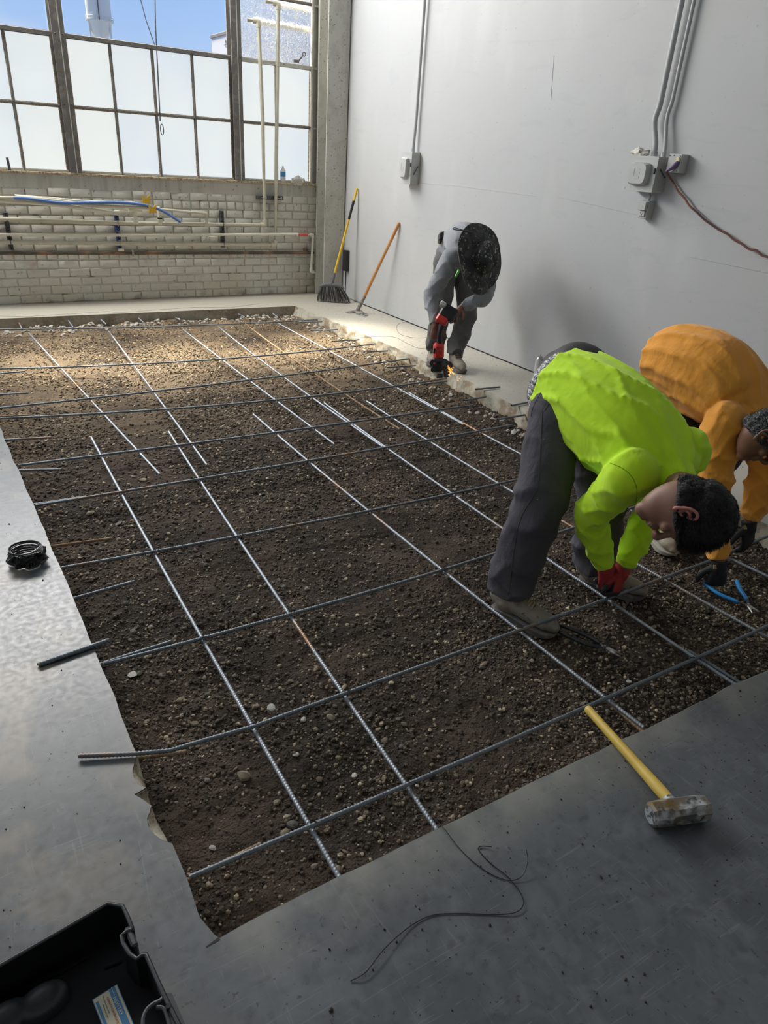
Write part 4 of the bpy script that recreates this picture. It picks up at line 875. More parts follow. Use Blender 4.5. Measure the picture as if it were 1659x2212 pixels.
# ================================================================== ON THE RIGHT WALL
def wallbox(pts, depth, name, m, parent, bev=.004):
    """box on the right wall, front face given by its four corners"""
    P = [W(x, y, 0, XW-depth) for x, y in pts]; z1 = (P[0][2]+P[1][2])/2; z0 = (P[2][2]+P[3][2])/2; y1 = (P[0][1]+P[3][1])/2; y0 = (P[1][1]+P[2][1])/2
    o = G().box((XW-depth/2, (y0+y1)/2, (z0+z1)/2), (depth, abs(y1-y0), z1-z0), bev=bev).build(name, m, parent); return y0, y1, z0, z1, o
for i, (pts, dep, lab) in enumerate([([(1364, 336), (1423, 339), (1408, 417), (1350, 409)], .115, 'grey disconnect switch box with raised cover, larger one on the right wall'), ([(868, 327), (891, 328), (886, 398), (865, 396)], .10, 'grey disconnect switch box alone on the far part of the right wall')]):
    root = empty('disconnect_box', (0, 0, 0), lab, 'switch box', None)
    y0, y1, z0, z1, bx = wallbox(pts, dep, 'enclosure', M['grey_box'], root, .005); root.location = (XW, (y0+y1)/2, z0); hw, hh = (y1-y0), (z1-z0); yc, zc = (y0+y1)/2, (z0+z1)/2
    G().box((XW-dep-.002, yc, zc), (.004, hw*1.04, hh*1.02), bev=.001).build('lid', M['grey_box'], root)
    g = G(); cx_ = XW-dep; py = hw*.36; pz = hh*.33; dd = .045; vs = []
    for (sc, xx_) in ((1.0, 0), (1.0, dd*.55), (.86, dd)):
        for k in range(24):
            t = 2*pi*k/24; cy, cz = cos(t), sin(t); s1 = (abs(cy)**5+abs(cz)**5)**(-1/5); vs.append((cx_-xx_, yc+hw*.02+py*sc*cy*s1, zc+pz*sc*cz*s1))
    g.add(vs, [(j*24+k, j*24+(k+1) % 24, (j+1)*24+(k+1) % 24, (j+1)*24+k) for j in range(2) for k in range(24)]+[tuple(48+k for k in range(24))]); rc = g.build('raised_cover', M['grey_box'], root, sharp=30)
    g = G(); e0 = V(cx_-dd-.0005, yc+hw*.02, zc)
    for (a, b, c_, d2) in ((-.3, .3, .38, .42), (-.3, .3, -.42, -.38), (.26, .3, -.3, .42), (-.3, -.26, -.42, .1)): g.box((e0[0], e0[1]+py*(a+b)/2, e0[2]+pz*(c_+d2)/2), (.002, py*(b-a), pz*(d2-c_)))
    g.build('embossed_mark', M['grey_box'], rc)
    g = G(); ys = y0-.001
    for zz in (.86, .12) if i else (.80, .32, .12): G().tube([(XW-dep*.5, ys+.002, z0+hh*zz), (XW-dep*.5, ys-.0015, z0+hh*zz)], .013, 16).build('knockout', M['grey_box'], root)
    g = G(); g.tube([(XW-dep*.72, ys-.004, z0+hh*(.66 if i == 0 else .30)), (XW-dep*.35, ys-.016, z0+hh*(.45 if i == 0 else .55))], .004, 8); g.ball((XW-dep*.35, ys-.016, z0+hh*(.45 if i == 0 else .55)), .007, 8); g.build('switch_lever', M['strut'], root)
    g = G().box((XW-dep-.006, y0+hw*.03, z0+hh*.60), (.014, .012, .035), bev=.002); g.build('hasp', M['strut'], root)
    if i: G().tube(catmull([(XW-dep-.012, y0+.012, z0+hh*.78), (XW-dep-.016, y0+.006, z0+hh*.6), (XW-dep-.016, y0+.008, z0+hh*.35), (XW-dep-.012, y0+.03, z0+hh*.22)], 4), .003, 6).build('bail_wire', M['metal'], root)
    g = G().box((XW-dep-.0045, yc+hw*.1, z1-hh*.05), (.001, hw*.6, hh*.012)).box((XW-dep-.0045, yc+hw*.1, z1-hh*.085), (.001, hw*.6, hh*.006)); g.build('printed_line', M['conduit'], root)
    if i == 0: big = (y0, y1, z0, z1)
    else: small = (y0, y1, z0, z1)
# junction box with round receptacle
root = empty('outlet_box', (0, 0, 0), 'square grey box with a round brass outlet, right of the larger switch box', 'outlet box')
y0, y1, z0, z1, bx = wallbox([(1446, 332), (1475, 333), (1464, 375), (1437, 371)], .075, 'enclosure', M['grey_box'], root); root.location = (XW, (y0+y1)/2, z0); jb = (y0, y1, z0, z1)
cxx = XW-.077; p = V(cxx, y0+(y1-y0)*.25, z0+(z1-z0)*.68); G().tube([p, p-V(.006, 0, 0)], .017, 20).build('receptacle', M['paper'], root)
g = G()
for k in range(3): t = 2*pi*k/3+.4; g.box(p+V(-.0065, .009*cos(t), .009*sin(t)), (.002, .007, .003))
g.tube([p+V(-.004, .0185*cos(t), .0185*sin(t)) for t in np.linspace(0, 2*pi, 21)], .002, 5); g.build('brass_contact', M['tan_patch'], root)
g = G()
for a, b in ((.12, .1), (.12, .9), (.9, .1), (.9, .9), (.6, .92), (.3, .5)): g.ball((cxx, y0+(y1-y0)*a, z0+(z1-z0)*b), .0035, 6)
g.build('screw', M['strut'], root)
plug = V(cxx-.012, y0+(y1-y0)*.35, z0+(z1-z0)*.33); g = G(); loft(g, [plug+V(.012, -.015, .02), plug, W(1440, 370, 0, XW-.10)], [.016, .015, .008], (1, 0, 0), n=12, sub=4); g.build('plug', mat('purple_cord_plug', (.12, .09, .18), .5), root)
# orange brown cord
cpx = [(1440, 371), (1448, 385), (1458, 401), (1466, 415), (1478, 427), (1490, 445), (1506, 459), (1520, 473), (1538, 486), (1556, 498), (1572, 506), (1586, 518), (1604, 528), (1618, 538), (1634, 541), (1647, 552), (1662, 556), (1690, 566), (1740, 600)]
P = catmull([W(x, y, 0, XW-(.10 if i < 1 else .03)) for i, (x, y) in enumerate(cpx)], 6)
tag(G().tube(P, .0065, 8).build('power_cord', M['copper']), 'wavy brown power cord running down the right wall to the frame edge', 'cord')
# small duplex box
root = empty('outlet_box', (0, 0, 0), 'small grey duplex outlet box hanging under the larger switch box', 'outlet box')
y0, y1, z0, z1, bx = wallbox([(1382, 433), (1402, 434), (1396, 473), (1380, 471)], .06, 'enclosure', M['grey_box'], root, .003); root.location = (XW, (y0+y1)/2, z0)
yc = (y0+y1)/2; hw = y1-y0; hh = z1-z0
G().box((XW-.072, yc+.004, z0+hh*.72), (.022, hw*.95, hh*.5), bev=.003).build('weather_cover', M['grey_box'], root)
G().box((XW-.065, yc, z0+hh*.28), (.012, hw*.7, hh*.34), bev=.004).build('socket', M['grey_box'], root)
g = G()
for a in (-.25, .25): g.box((XW-.0715, yc+hw*a*.5, z0+hh*.31), (.001, .003, .010))
g.ball((XW-.0715, yc, z0+hh*.21), .003, 6); g.build('slot', M['black_soft'], root)
G().tube(catmull([(XW-.04, yc-.005, z1-.005), (XW-.04, yc-.012, z1+.03), (XW-.05, yc+.006, big[2]+.01)], 5), .0105, 10).build('nipple', M['conduit'], root)
# conduits
def conduit(pts, r, label, straps):
    P = [V(*p) for p in pts]; o = G().tube(P, r, 14).build('conduit', M['conduit']); tag(o, label, 'conduit', None)
    for q in straps:
        q = V(*q); g = G().tube([q+V(.0, (r+.003)*cos(t), 0)-V((r+.003)*sin(t), 0, 0) for t in np.linspace(0, pi, 9)], .003, 5).box(q+V(r*.5, r+.012, 0), (.004, .024, .018)); g.build('strap', M['grey_box'], o)
    q = P[-1]; G().tube([q+V(0, 0, .035), q], r*1.35, 8).build('connector', M['conduit'], o)
def wy(px, py, d): return W(px, py, 0, XW-d)
q = wy(903, 200, .035); zt = small[3]-.004; yc = (small[0]+small[1])/2-.02
conduit([(XW-.035, q[1], 4.79), (XW-.035, q[1], 1.95), (XW-.045, yc, zt+.08), (XW-.05, yc, zt)], .016, 'single grey conduit rising from the farther switch box', [])
q = wy(1448, 120, .04); zt = big[3]-.004
conduit([(XW-.04, q[1], 4.79), (XW-.04, q[1], big[3]+.32)]+[tuple(p) for p in catmull([(XW-.04, q[1], big[3]+.30), (XW-.045, q[1]+.01, big[3]+.20), (XW-.06, big[0]+(big[1]-big[0])*.42, big[3]+.07), (XW-.06, big[0]+(big[1]-big[0])*.42, zt)], 4)], .019, 'thicker grey conduit rising from the larger switch box, left of the pair', [])
q = wy(1478, 100, .03)
conduit([(XW-.03, q[1], 4.79), (XW-.03, q[1], big[3]+.34)]+[tuple(p) for p in catmull([(XW-.03, q[1], big[3]+.32), (XW-.035, q[1]+.008, big[3]+.22), (XW-.05, big[0]+(big[1]-big[0])*.10, big[3]+.06), (XW-.05, big[0]+(big[1]-big[0])*.10, zt)], 4)], .0125, 'thinner grey conduit rising from the larger switch box, right of the pair', [])
def wad(name, c, r, m, label, seed, cat):
    g = G().ball((0, 0, 0), 1, 26); vs = []
    for v in g.v:
        q = V(*v); d = 1+.42*float(fbm(q*2.2+seed, 3)); vs.append(V(*c)+q*V(*r)*d)
    o = link(name, mesh(name, vs, g.f, m, True)); o.data.set_sharp_from_angle(angle=radians(30)); return tag(o, label, cat)
q = wy(1383, 330, .07); wad('wadded_film', q, (.035, .07, .03), M['clear_film'], 'crumpled clear film tucked on top of the larger switch box', 3, 'plastic film')
q = wy(1350, 347, .10); 
q = W(641, 393, 1, YB-.03); wad('wadded_film', V(q[0]+.02, YB-.02, ZS+.025), (.075, .045, .045), M['clear_film'], 'pale wad of film stuffed on the window ledge near the corner', 11, 'plastic film')
q = W(748, 563, 0, XW-.02); g = G().box((XW-.025, q[1], q[2]), (.05, .09, .24), bev=.006); bb = tag(g.build('wall_box', M['black']), 'narrow black box fixed low in the corner behind the broom', 'box'); G().box((XW-.004, q[1]+.03, q[2]/2-.05), (.008, .014, max(.05, q[2]-.14))).build('gap_strip', M['black_soft'], bb)  # added black strip under the box stands for a dark gap in the corner

# ================================================================== PIPES ON THE BACK WALL
def wb(px, py, d=.05): return W(px, py, 1, YB-d)
def pipe(name, pts, r, m, label, cat='pipe', elbows=(), ext=None, fit=1.35):
    P = [V(*p) for p in pts]
    if ext: P = [P[0]+nrm(P[0]-P[1])*ext] + P
    o = G().tube(P, r, 14).build(name, M[m]); tag(o, label, cat)
    for k in elbows:
        k = k+(1 if ext else 0); a, b = P[k-1], P[min(k+1, len(P)-1)]; c = P[k]
        g = G(); q1 = c+nrm(a-c)*r*2.6; q2 = c+nrm(b-c)*r*2.6; g.tube(catmull([q1, c+nrm(a-c)*r*.9, c*.8+(q1+q2)*.1, c+nrm(b-c)*r*.9, q2], 4), r*fit, 14); g.build('elbow', M[m], o)
    return o
a = wb(572, 486, .07); b = wb(257, 482, .07); c = wb(0, 473, .07); t = wb(558, 45, .07)
zA = a[2]; pipe('pipe', [(c[0], YB-.07, c[2]), (b[0], YB-.07, b[2]), (a[0], YB-.07, zA), (a[0]-.005, YB-.07, 1.9), (t[0], YB-.07, t[2]), (t[0]-.10, YB-.02, t[2]), ], .021, 'pvc', 'cream pipe rising in front of the window, left one of the pair', elbows=(2, 4), ext=1.5)
a = wb(594, 529, .07); b = wb(256, 526, .07); c = wb(0, 523, .07); t = wb(601, 8, .07)
pipe('pipe', [(c[0], YB-.07, c[2]), (b[0], YB-.07, b[2]), (a[0], YB-.07, a[2]), (a[0]+.02, YB-.07, 1.25), (t[0], YB-.07, t[2]), (t[0]-.12, YB-.02, t[2]+.01)], .021, 'pvc', 'cream pipe rising in front of the window, right one of the pair', elbows=(2, 4), ext=1.5)
c, b, a = wb(0, 507, .085), wb(320, 508, .085), wb(640, 506, .085); e1, e2, e3 = wb(676, 508, .085), wb(672, 586, .085), wb(692, 591, .04)
o = pipe('pipe', [tuple(c), tuple(b), tuple(a), tuple(e1), tuple(e2), tuple(e3)], .0155, 'pvc_white', 'white pipe with a red tag, turning down near the corner', elbows=(3, 4), ext=1.5)
p, q = wb(644, 507, .085), wb(665, 507, .085); G().tube([p, q], .0185, 14).build('red_tag', M['red_tag'], o); G().tube([p-V(.03, 0, 0), p-V(.005, 0, 0)], .020, 14).build('coupling', M['pvc_white'], o)
c, a = wb(0, 547, .03), wb(655, 546, .03); e_ = wb(678, 546, .03)
o = pipe('pipe', [tuple(c), tuple(a), (e_[0], YB-.03, e_[2])], .0165, 'pipe_dark', 'dark rusty pipe, lowest of the runs along the brick wall', ext=1.5); G().box(wb(660, 540, .02), (.05, .03, .04), bev=.004).build('hanger', M['pipe_dark'], o)
o = pipe('pipe', [tuple(wb(335, 451, .10)), tuple(wb(400, 457, .10)), tuple(wb(445, 461, .10)), tuple(wb(447, 484, .08))], .014, 'pvc', 'short cream branch pipe dropping by an elbow onto the upper run', elbows=(2,))
G().tube([wb(440, 485, .07), wb(454, 485, .07)], .026, 14).build('tee', M['pvc'], o)
# bundle of loose tubes hanging on the brackets
def tubep(px, r, m, label, cat='pipe', d=.12, ext=0):
    P = catmull([wb(x, y, d) for x, y in px], 6)
    if ext: P = [P[0]+nrm(P[0]-P[1])*ext]+P
    return tag(G().tube(P, r, 10).build('loose_tube', M[m]), label, cat)
tubep([(0, 433), (110, 441), (200, 453), (259, 462)], .020, 'pvc_white', 'thickest loose white tube at the bottom of the bundle', ext=1.2, d=.13)
tubep([(32, 423), (120, 431), (220, 444), (275, 452)], .016, 'pvc_white', 'loose white tube ending in a coupling, inside the bundle', d=.10)
tubep([(0, 427), (90, 430), (200, 443), (300, 448), (345, 450)], .017, 'pvc', 'longest loose cream tube of the bundle', ext=1.2, d=.16)
tubep([(30, 428), (60, 429), (130, 438), (190, 438), (250, 437), (300, 441), (325, 446), (352, 456), (375, 470), (390, 480)], .015, 'blue_pex', 'blue loose tube drooping over the cream pipes', d=.18)
tubep([(35, 424), (100, 427), (180, 434), (240, 436), (290, 437)], .010, 'pvc_white', 'thin white tube lying on top of the bundle', d=.145)
for (px, py, tilt, lab) in ((315, 431, .04, 'yellow plastic clip standing up on the brick wall'), (329, 451, .19, 'yellow plastic clip snapped over the tube bundle')):
    p = wb(px, py, tilt); g = G(); w2, h2 = .046, .05
    poly = [(-w2, -h2), (w2, -h2), (w2*.8, h2*.1), (w2*1.05, h2), (w2*.55, h2*.85), (w2*.3, h2*.45), (-w2*.3, h2*.45), (-w2*.55, h2*.85), (-w2*1.05, h2), (-w2*.8, h2*.1)]
    g.plate([p+V(x*.9, 0, z*.8) for x, z in poly], (0, -1, 0), .02); tag(g.build('pipe_clip', M['yellow']), lab, 'clip')
p = wb(291, 453, .12); root = empty('tee_fitting', (p[0], p[1], p[2]-.15), 'white tee fitting with a hanging outlet below the blue tube', 'fitting')
G().tube([p-V(.06, 0, 0), p+V(.07, 0, 0)], .021, 14).build('run', M['pvc_white'], root); g = G().tube([p, p-V(0, 0, .12)], .021, 14).tube([p-V(0, 0, .09), p-V(0, 0, .14)], .026, 14); g.build('outlet', M['pvc_white'], root); G().tube([p-V(0, 0, .1385), p-V(0, 0, .1405)], .016, 14).build('bore', M['black_soft'], root)
p = wb(344, 457, .12); root = empty('adapter_fitting', (p[0], p[1], p[2]-.13), 'white threaded adapter hanging under the yellow clip', 'fitting')
G().lathe(p-V(0, 0, .13), (0, 0, 1), [(0, .017), (.02, .018), (.021, .026), (.05, .028), (.051, .022), (.085, .022), (.14, .020)], 16).build('body', M['pvc_white'], root); G().tube([p-V(0, 0, .072), p-V(0, 0, .060)], .025, 16).build('seal_ring', M['black_soft'], root)
# strut brackets
for (x0, ya, yb, m, lab) in ((479, 455, 534, 'strut', 'dark perforated strut bracket holding the pipes, nearest the corner'), (251, 462, 538, 'blue_tape', 'blue painted strut bracket holding the pipes'), (11, 458, 540, 'strut', 'dark strut bracket at the left frame edge')):
    p, q = wb(x0, ya, .04), wb(x0, yb, .04); root = empty('strut_bracket', (p[0], YB, q[2]), lab, 'bracket'); h = p[2]-q[2]
    G().box((p[0], YB-.028, (p[2]+q[2])/2), (.042, .040, h), bev=.003).build('channel', M[m], root)
    g = G()
    for k in range(9): g.box((p[0], YB-.0488, q[2]+h*(k+.5)/9), (.014, .002, .026))
    g.build('slot', M['black_soft'], root)
    for zz in (wb(x0, 484, .07)[2], wb(x0, 508, .085)[2], wb(x0, 526, .07)[2]):
        g = G().tube([(p[0], YB-.07-.025*cos(t), zz+.025*sin(t)) for t in np.linspace(-pi/2, pi/2, 9)], .004, 5).box((p[0], YB-.06, zz+.030), (.03, .03, .010)).ball((p[0], YB-.085, zz+.03), .008, 6); g.build('pipe_clamp', M['metal'] if m != 'strut' else M['strut'], root)
    if m == 'blue_tape':
        for zz in (p[2]+.02, q[2]-.005): G().box((p[0]+.008, YB-.05, zz), (.055, .06, .030), bev=.003).build('end_cap', M['pvc_white'], root)
p, q = wb(554, 426, .02), wb(611, 428, .02); root = empty('strut_bracket', (p[0], YB, p[2]-.02), 'short level strut bracket under the ledge holding the two risers', 'bracket'); G().box(((p[0]+q[0])/2, YB-.022, p[2]), (q[0]-p[0], .040, .042), bev=.003).build('channel', M['strut'], root)
for x_ in (wb(570, 426, .07)[0], wb(603, 427, .07)[0]): G().tube([(x_-.025*cos(t), YB-.07-.025*sin(t), p[2]) for t in np.linspace(0, pi, 9)], .005, 5).box((x_+.03, YB-.055, p[2]), (.012, .03, .03)).build('pipe_clamp', M['metal'], root)
p = wb(463, 516, .02); tag(G().box((p[0], YB-.015, p[2]), (.09, .02, .045), bev=.003).build('blank_plate', M['pvc_white']), 'small cream plate on the wall left of the corner bracket', 'plate')
p = wb(287, 545, .05); tag(G().box((p[0], YB-.055, p[2]), (.02, .02, .06), bev=.004).ball((p[0], YB-.055, p[2]-.03), .012, 8).build('drain_cock', M['metal']), 'small metal cock on the dark rusty pipe', 'fitting')
# rope on the vent
P = [wb(x, y, .10) for x, y in [(334, -30), (336, 60), (338, 100), (341, 160), (344, 220), (346, 262)]]
ro = G().tube(P, .006, 7); lp_ = wb(350, 280, .10); ro.tube([lp_+V(.02*sin(t)*(.8), 0, .05*cos(t)) for t in np.linspace(0, 2*pi, 17)], .0045, 6, caps=False)
tag(ro.build('pull_cord', M['strut']), 'vent pull cord with a loop hanging in front of the panes', 'cord')
P = [wb(x, y, -.12) for x, y in [(296, -30), (316, 45), (334, 97)]]; tag(G().tube(P, .005, 6).build('vent_chain', M['strut']), 'slanting vent chain left of the pull cord', 'chain')
# window latch
p = wb(640, 134, .03); root = empty('vent_latch', (p[0], p[1], p[2]), 'dark cam latch with ring on the transom by the corner', 'latch')
G().box(p+V(0, 0, .008), (.06, .03, .028), bev=.004).build('latch_base', M['frame'], root); q = wb(657, 117, .05); g = G().tube([p+V(.02, -.01, .01), q-nrm(q-p)*.02], [.010, .006], 8).tube([q+V(.018*cos(t), 0, .018*sin(t)) for t in np.linspace(0, 2*pi, 17)], .005, 6, caps=False); g.build('latch_handle', M['frame'], root)
p = wb(612, 368, -.02); g = G().lathe((p[0], YB+.03, ZS), (0, 0, 1), [(0, .028), (.004, .031), (.12, .031), (.15, .012), (.17, .012)], 14); bo = tag(g.build('plastic_bottle', M['can']), 'small clear bottle with a blue label on the window ledge behind the risers', 'bottle'); G().lathe((p[0], YB+.03, ZS+.06), (0, 0, 1), [(0, .0318), (.05, .0318)], 14).build('bottle_label', M['label_blue'], bo)
p = wb(20, 360, .04); tag(G().tube([(p[0], YB-.03, ZS), (p[0]-.005, YB-.03, ZS+.11)], .012, 8).build('ledge_stub', M['strut']), 'short dark pipe stub standing on the window ledge at the left', 'stub')

for (a, b) in (((560, 47), (682, 68)), ((604, 8), (682, 24))):
    q0, q1 = W(*a, 1, YB+.20), W(*b, 1, YB+.20); tag(G().tube([q0-V(.05, 0, 0), q1+V(.3, 0, 0)], .024, 12).build('outside_pipe', M['pvc_white']), 'pale pipe running level outside the obscure pane, %s one' % ('lower' if a[1] > 20 else 'upper'), 'pipe')

# ================================================================== OUTSIDE
def farp(px, py, dist): return EYE+ray(px, py)*dist
base = farp(205, 80, 95.0); sc = 95.0/F
root = empty('water_tower', (base[0], base[1], base[2]-22), 'white water tower far beyond the window', 'water tower')
tk = farp(204, -60, 95.0); b_ = V(tk[0], tk[1], farp(205, 40, 95)[2]); Rt = 26*sc; top_z = farp(204, -60, 95)[2]
G().lathe(b_, (0, 0, 1), [(-2.6, .3), (-2.3, Rt*.35), (-1.2, Rt*.85), (0, Rt*.97), (.02, Rt), (top_z-b_[2], Rt), (top_z-b_[2]+2, Rt*.2)], 40).build('tank', M['tower'], root)
g = G().lathe(b_, (0, 0, 1), [(.0, Rt*1.12), (.12, Rt*1.12)], 40)
for k in range(26): t = 2*pi*k/26; g.tube([b_+V(Rt*1.11*cos(t), Rt*1.11*sin(t), 0), b_+V(Rt*1.11*cos(t), Rt*1.11*sin(t), .55)], .03, 4)
g.tube([b_+V(Rt*1.11*cos(t), Rt*1.11*sin(t), .55) for t in np.linspace(0, 2*pi, 40)], .03, 4); g.build('balcony', M['tower'], root)
for k in range(6):
    t = 2*pi*k/6+.3; G().tube([b_+V(Rt*.93*cos(t), Rt*.93*sin(t), .2), b_+V(Rt*1.25*cos(t), Rt*1.25*sin(t), -24)], .13, 6).build('leg', M['tower'], root)
G().tube([b_+V(0, 0, -2.5), b_+V(0, 0, -24)], .25, 8).build('riser_pipe', M['tower'], root)
d_ = nrm(EYE-b_); d_[2] = 0; d_ = nrm(d_); G().tube([b_+d_*(Rt+.15), b_+d_*(Rt+.15)+V(0, 0, top_z-b_[2])], .07, 5).build('ladder', M['strut'], root)
A0, A1, A2 = farp(456, 79, 50), farp(522, 65, 45.6), farp(456, 140, 50); nn = nrm(np.cross(A1-A0, V(0, 0, 1))); ln = np.linalg.norm((A1-A0)[:2]); hd_ = nrm(V(A1[0]-A0[0], A1[1]-A0[1], 0)); ctr = V((A0[0]+A1[0])/2, (A0[1]+A1[1])/2, A0[2]); back = nrm(V(ctr[0], ctr[1], 0))
root = empty('white_building', (ctr[0], ctr[1], -1.4), 'white box shaped building with a small dark mark outside the window', 'building'); Lx = float(ln); Hb = A0[2]+1.4
nb_ = np.cross(V(0, 0, 1), hd_); nb_ = nb_ if nb_@back > 0 else -nb_; c_ = V(A0[0], A0[1], 0)+hd_*Lx/2+nb_*4; G().box((c_[0], c_[1], A0[2]-Hb/2), (Lx, 8, Hb), axes=[hd_, np.cross(V(0, 0, 1), hd_), (0, 0, 1)], bev=.04).build('wall', M['trailer'], root)
G().box((c_[0], c_[1], A0[2]-.02), (Lx+.12, 8.1, .2), axes=[hd_, np.cross(V(0, 0, 1), hd_), (0, 0, 1)], bev=.02).build('roof_edge', M['frame'], root)
g = G(); pm = farp(490, 89, 21.5); nf = nrm(V(EYE[0]-pm[0], EYE[1]-pm[1], 0)); side = hd_
# mark on the trailer: an H over a line of lettering
fd = np.cross(V(0, 0, 1), hd_); fd = fd if fd@nf > 0 else -fd
o0 = V(c_[0], c_[1], 0)+fd*4.02; pj = lambda px, py: (lambda r_: EYE+r_*(((o0-EYE)@fd)/(r_@fd)))(ray(px, py))
for (x0, y0, x1, y1) in ((487, 86, 488.6, 94), (492, 86, 493.6, 94), (487, 89, 493, 90.6), (485, 96, 488, 98.2), (489, 96, 492, 98.2), (493, 96, 495.6, 98.2), (488, 101, 493, 102.2)):
    P_ = [pj(x0, y0), pj(x1, y0), pj(x1, y1), pj(x0, y1)]; g.plate(P_, fd, .01)
g.build('lettering', M['dark_text'], root)
q_ = farp(655, 60, 42); nb = tag(G().box((q_[0]+5, q_[1]+4, 4.8), (10, 8, 12.4)).build('pale_building', M['tower']), 'pale building blurred behind the obscure pane by the corner', 'building'); G().box((q_[0]+5, q_[1]+4, 11.05), (10.2, 8.2, .25)).build('roof_edge', M['trailer'], nb)
tag(G().box((0, 60, -1.6), (300, 100, .4)).build('yard', mat('asphalt', (.05, .05, .052), .9)), 'dark asphalt yard outside the building', 'yard', kind='structure')

# ================================================================== PEOPLE
def fold(k, f, amp, ph=0.0, pw=1.6, swirl=1.0, env=None):
    """cloth fold pattern: ridges running at a slant round a limb"""
    def fn(s, th):
        u = k*th + f*s + ph + swirl*sin(2*th+9*s+ph) + .7*sin(th-17*s+2*ph)
        v = (1-abs(sin(u*.5)))**pw
        u2 = (k+2)*th - f*.7*s + 2.3*ph + .9*sin(3*th+14*s)
        v2 = (1-abs(sin(u2*.5)))**pw
        a = amp*(v*.7+v2*.45) - amp*.35
        return a*(env(s, th) if env else 1.0)
    return fn
def gauss(c, w_): return lambda s, th: .35+.9*math.exp(-((s-c)/w_)**2)

def hand(g, wr, d, back, side, r=1.0, curl=(35, 45, 30), spread=.05, thumb=(.5, .8, -.3), tcurl=25, grow=0.0, L=1.0):
    """palm, four unequal fingers and a thumb. d = towards the knuckles, back = back of the hand, side = thumb side"""
    d = nrm(d); side = nrm(V(*side)-d*(V(*side)@d)); back = nrm(V(*back)-d*(V(*back)@d)-side*(V(*back)@side))
    wr = V(*wr); k = wr+d*.088*L
    loft(g, [wr-d*.01, wr+d*.025*L, wr+d*.06*L, k], [(.026+grow, .019+grow), (.034+grow, .020+grow), (.041+grow, .018+grow), (.039+grow, .0135+grow)], back, n=20, sub=4)
    lens = [.070, .079, .073, .056]; offs = [.0305, .0105, -.0105, -.0300]
    for i in range(4):
        a = 0.0; p = k+side*offs[i]-d*(.006 if i in (0, 2) else .002)-d*(.012 if i == 3 else 0); pts = [p-d*.02]; dd = nrm(d+side*spread*(1.5-i))
        fr = (.0092, .0094, .009, .0078)[i]*r+grow; segs = [lens[i]*.44*L, lens[i]*.31*L, lens[i]*.25*L]; pts.append(p)
        for j in range(3):
            a += radians(curl[j]*(1+.07*i)); p = p + (dd*cos(a)-back*sin(a))*segs[j]; pts.append(p)
        rr_ = [fr*1.05, fr*1.06, fr*.98, fr*.90, fr*.78]
        loft(g, pts, rr_, back, n=10, sub=4)
    p = wr+d*.018*L+side*.024-back*.006; t0 = nrm(d*thumb[0]+side*thumb[1]+back*thumb[2]); t1 = nrm(t0*cos(radians(tcurl))+nrm(d-side*.6)*sin(radians(tcurl))); t2 = nrm(t1+nrm(d-side)*.35)
    fr = .0108*r+grow; loft(g, [p, p+t0*.036, p+t0*.036+t1*.031, p+t0*.036+t1*.031+t2*.026], [fr*1.45, fr*1.12, fr, fr*.8], back, n=10, sub=4)

def head(g, c, up, face, s=1.0, jaw=1.0, chin=1.0):
    c = V(*c); up = nrm(up); face = nrm(V(*face)-up*(V(*face)@up)); side = np.cross(face, up)
    P = lambda a, f, u: c + side*a*s + face*f*s + up*u*s*(chin if u < 0 else 1)
    loft(g, [P(0, .052, -.118), P(0, .040, -.100), P(0, .022, -.066), P(0, .006, -.025), P(0, 0, .015), P(0, -.006, .055), P(0, -.008, .088), P(0, -.008, .108)],
         [(.026*s, .026*s), (.046*s*jaw, .045*s), (.060*s*jaw, .069*s), (.070*s, .086*s), (.075*s, .095*s), (.073*s, .094*s), (.056*s, .074*s), (.030*s, .044*s)], -face, n=32, sub=4, fixed=True)
    loft(g, [P(0, .080, .020), P(0, .098, -.006), P(0, .114, -.030), P(0, .100, -.043)], [.009*s, .0100*s, .0130*s, .010*s], side, n=12, sub=3)     # nose
    for e_ in (-1, 1):
        loft(g, [P(e_*.012, .086, .026), P(e_*.032, .083, .030), P(e_*.052, .066, .022)], [.009*s, .0095*s, .008*s], up, n=10, sub=3)            # brow
        g.ball(P(e_*.043, .060, -.030), (.020*s, .018*s, .016*s), 10, axes=[side, face, up])                                                          # cheek
        g.ball(P(e_*.031, .0735, .003), (.0150*s, .0125*s, .0125*s), 12, axes=[side, face, up])   # lowered lid
        g.ball(P(e_*.010, .103, -.036), (.008*s, .009*s, .007*s), 8, axes=[side, face, up])
    loft(g, [P(-.026, .082, -.066), P(0, .089, -.063), P(.026, .082, -.066)], [(.005*s, .0045*s), (.0065*s, .006*s), (.005*s, .0045*s)], up, n=10, sub=4)   # lips
    loft(g, [P(-.022, .081, -.076), P(0, .086, -.078), P(.022, .081, -.076)], [(.005*s, .005*s), (.0075*s, .007*s), (.005*s, .005*s)], up, n=10, sub=4)
    g.ball(P(0, .076, -.056), (.024*s, .017*s, .022*s), 12, axes=[side, face, up])   # muzzle between nose and lips
    g.ball(P(0, .070, -.103), (.018*s, .016*s, .013*s), 10, axes=[side, face, up])
    return side
def add_eyes(c, up, face, par, s=1.0):
    c = V(*c); up = nrm(up); face = nrm(V(*face)-up*(V(*face)@up)); side = np.cross(face, up)
    for e_ in (-1, 1):
        q = c+side*e_*.031*s+face*.070*s+up*.004*s; eo = G().ball(q, .0095*s, 12).build('eye', M['white_text'], par); G().ball(q+face*.006*s, .005*s, 8).build('iris', M['black'], eo)
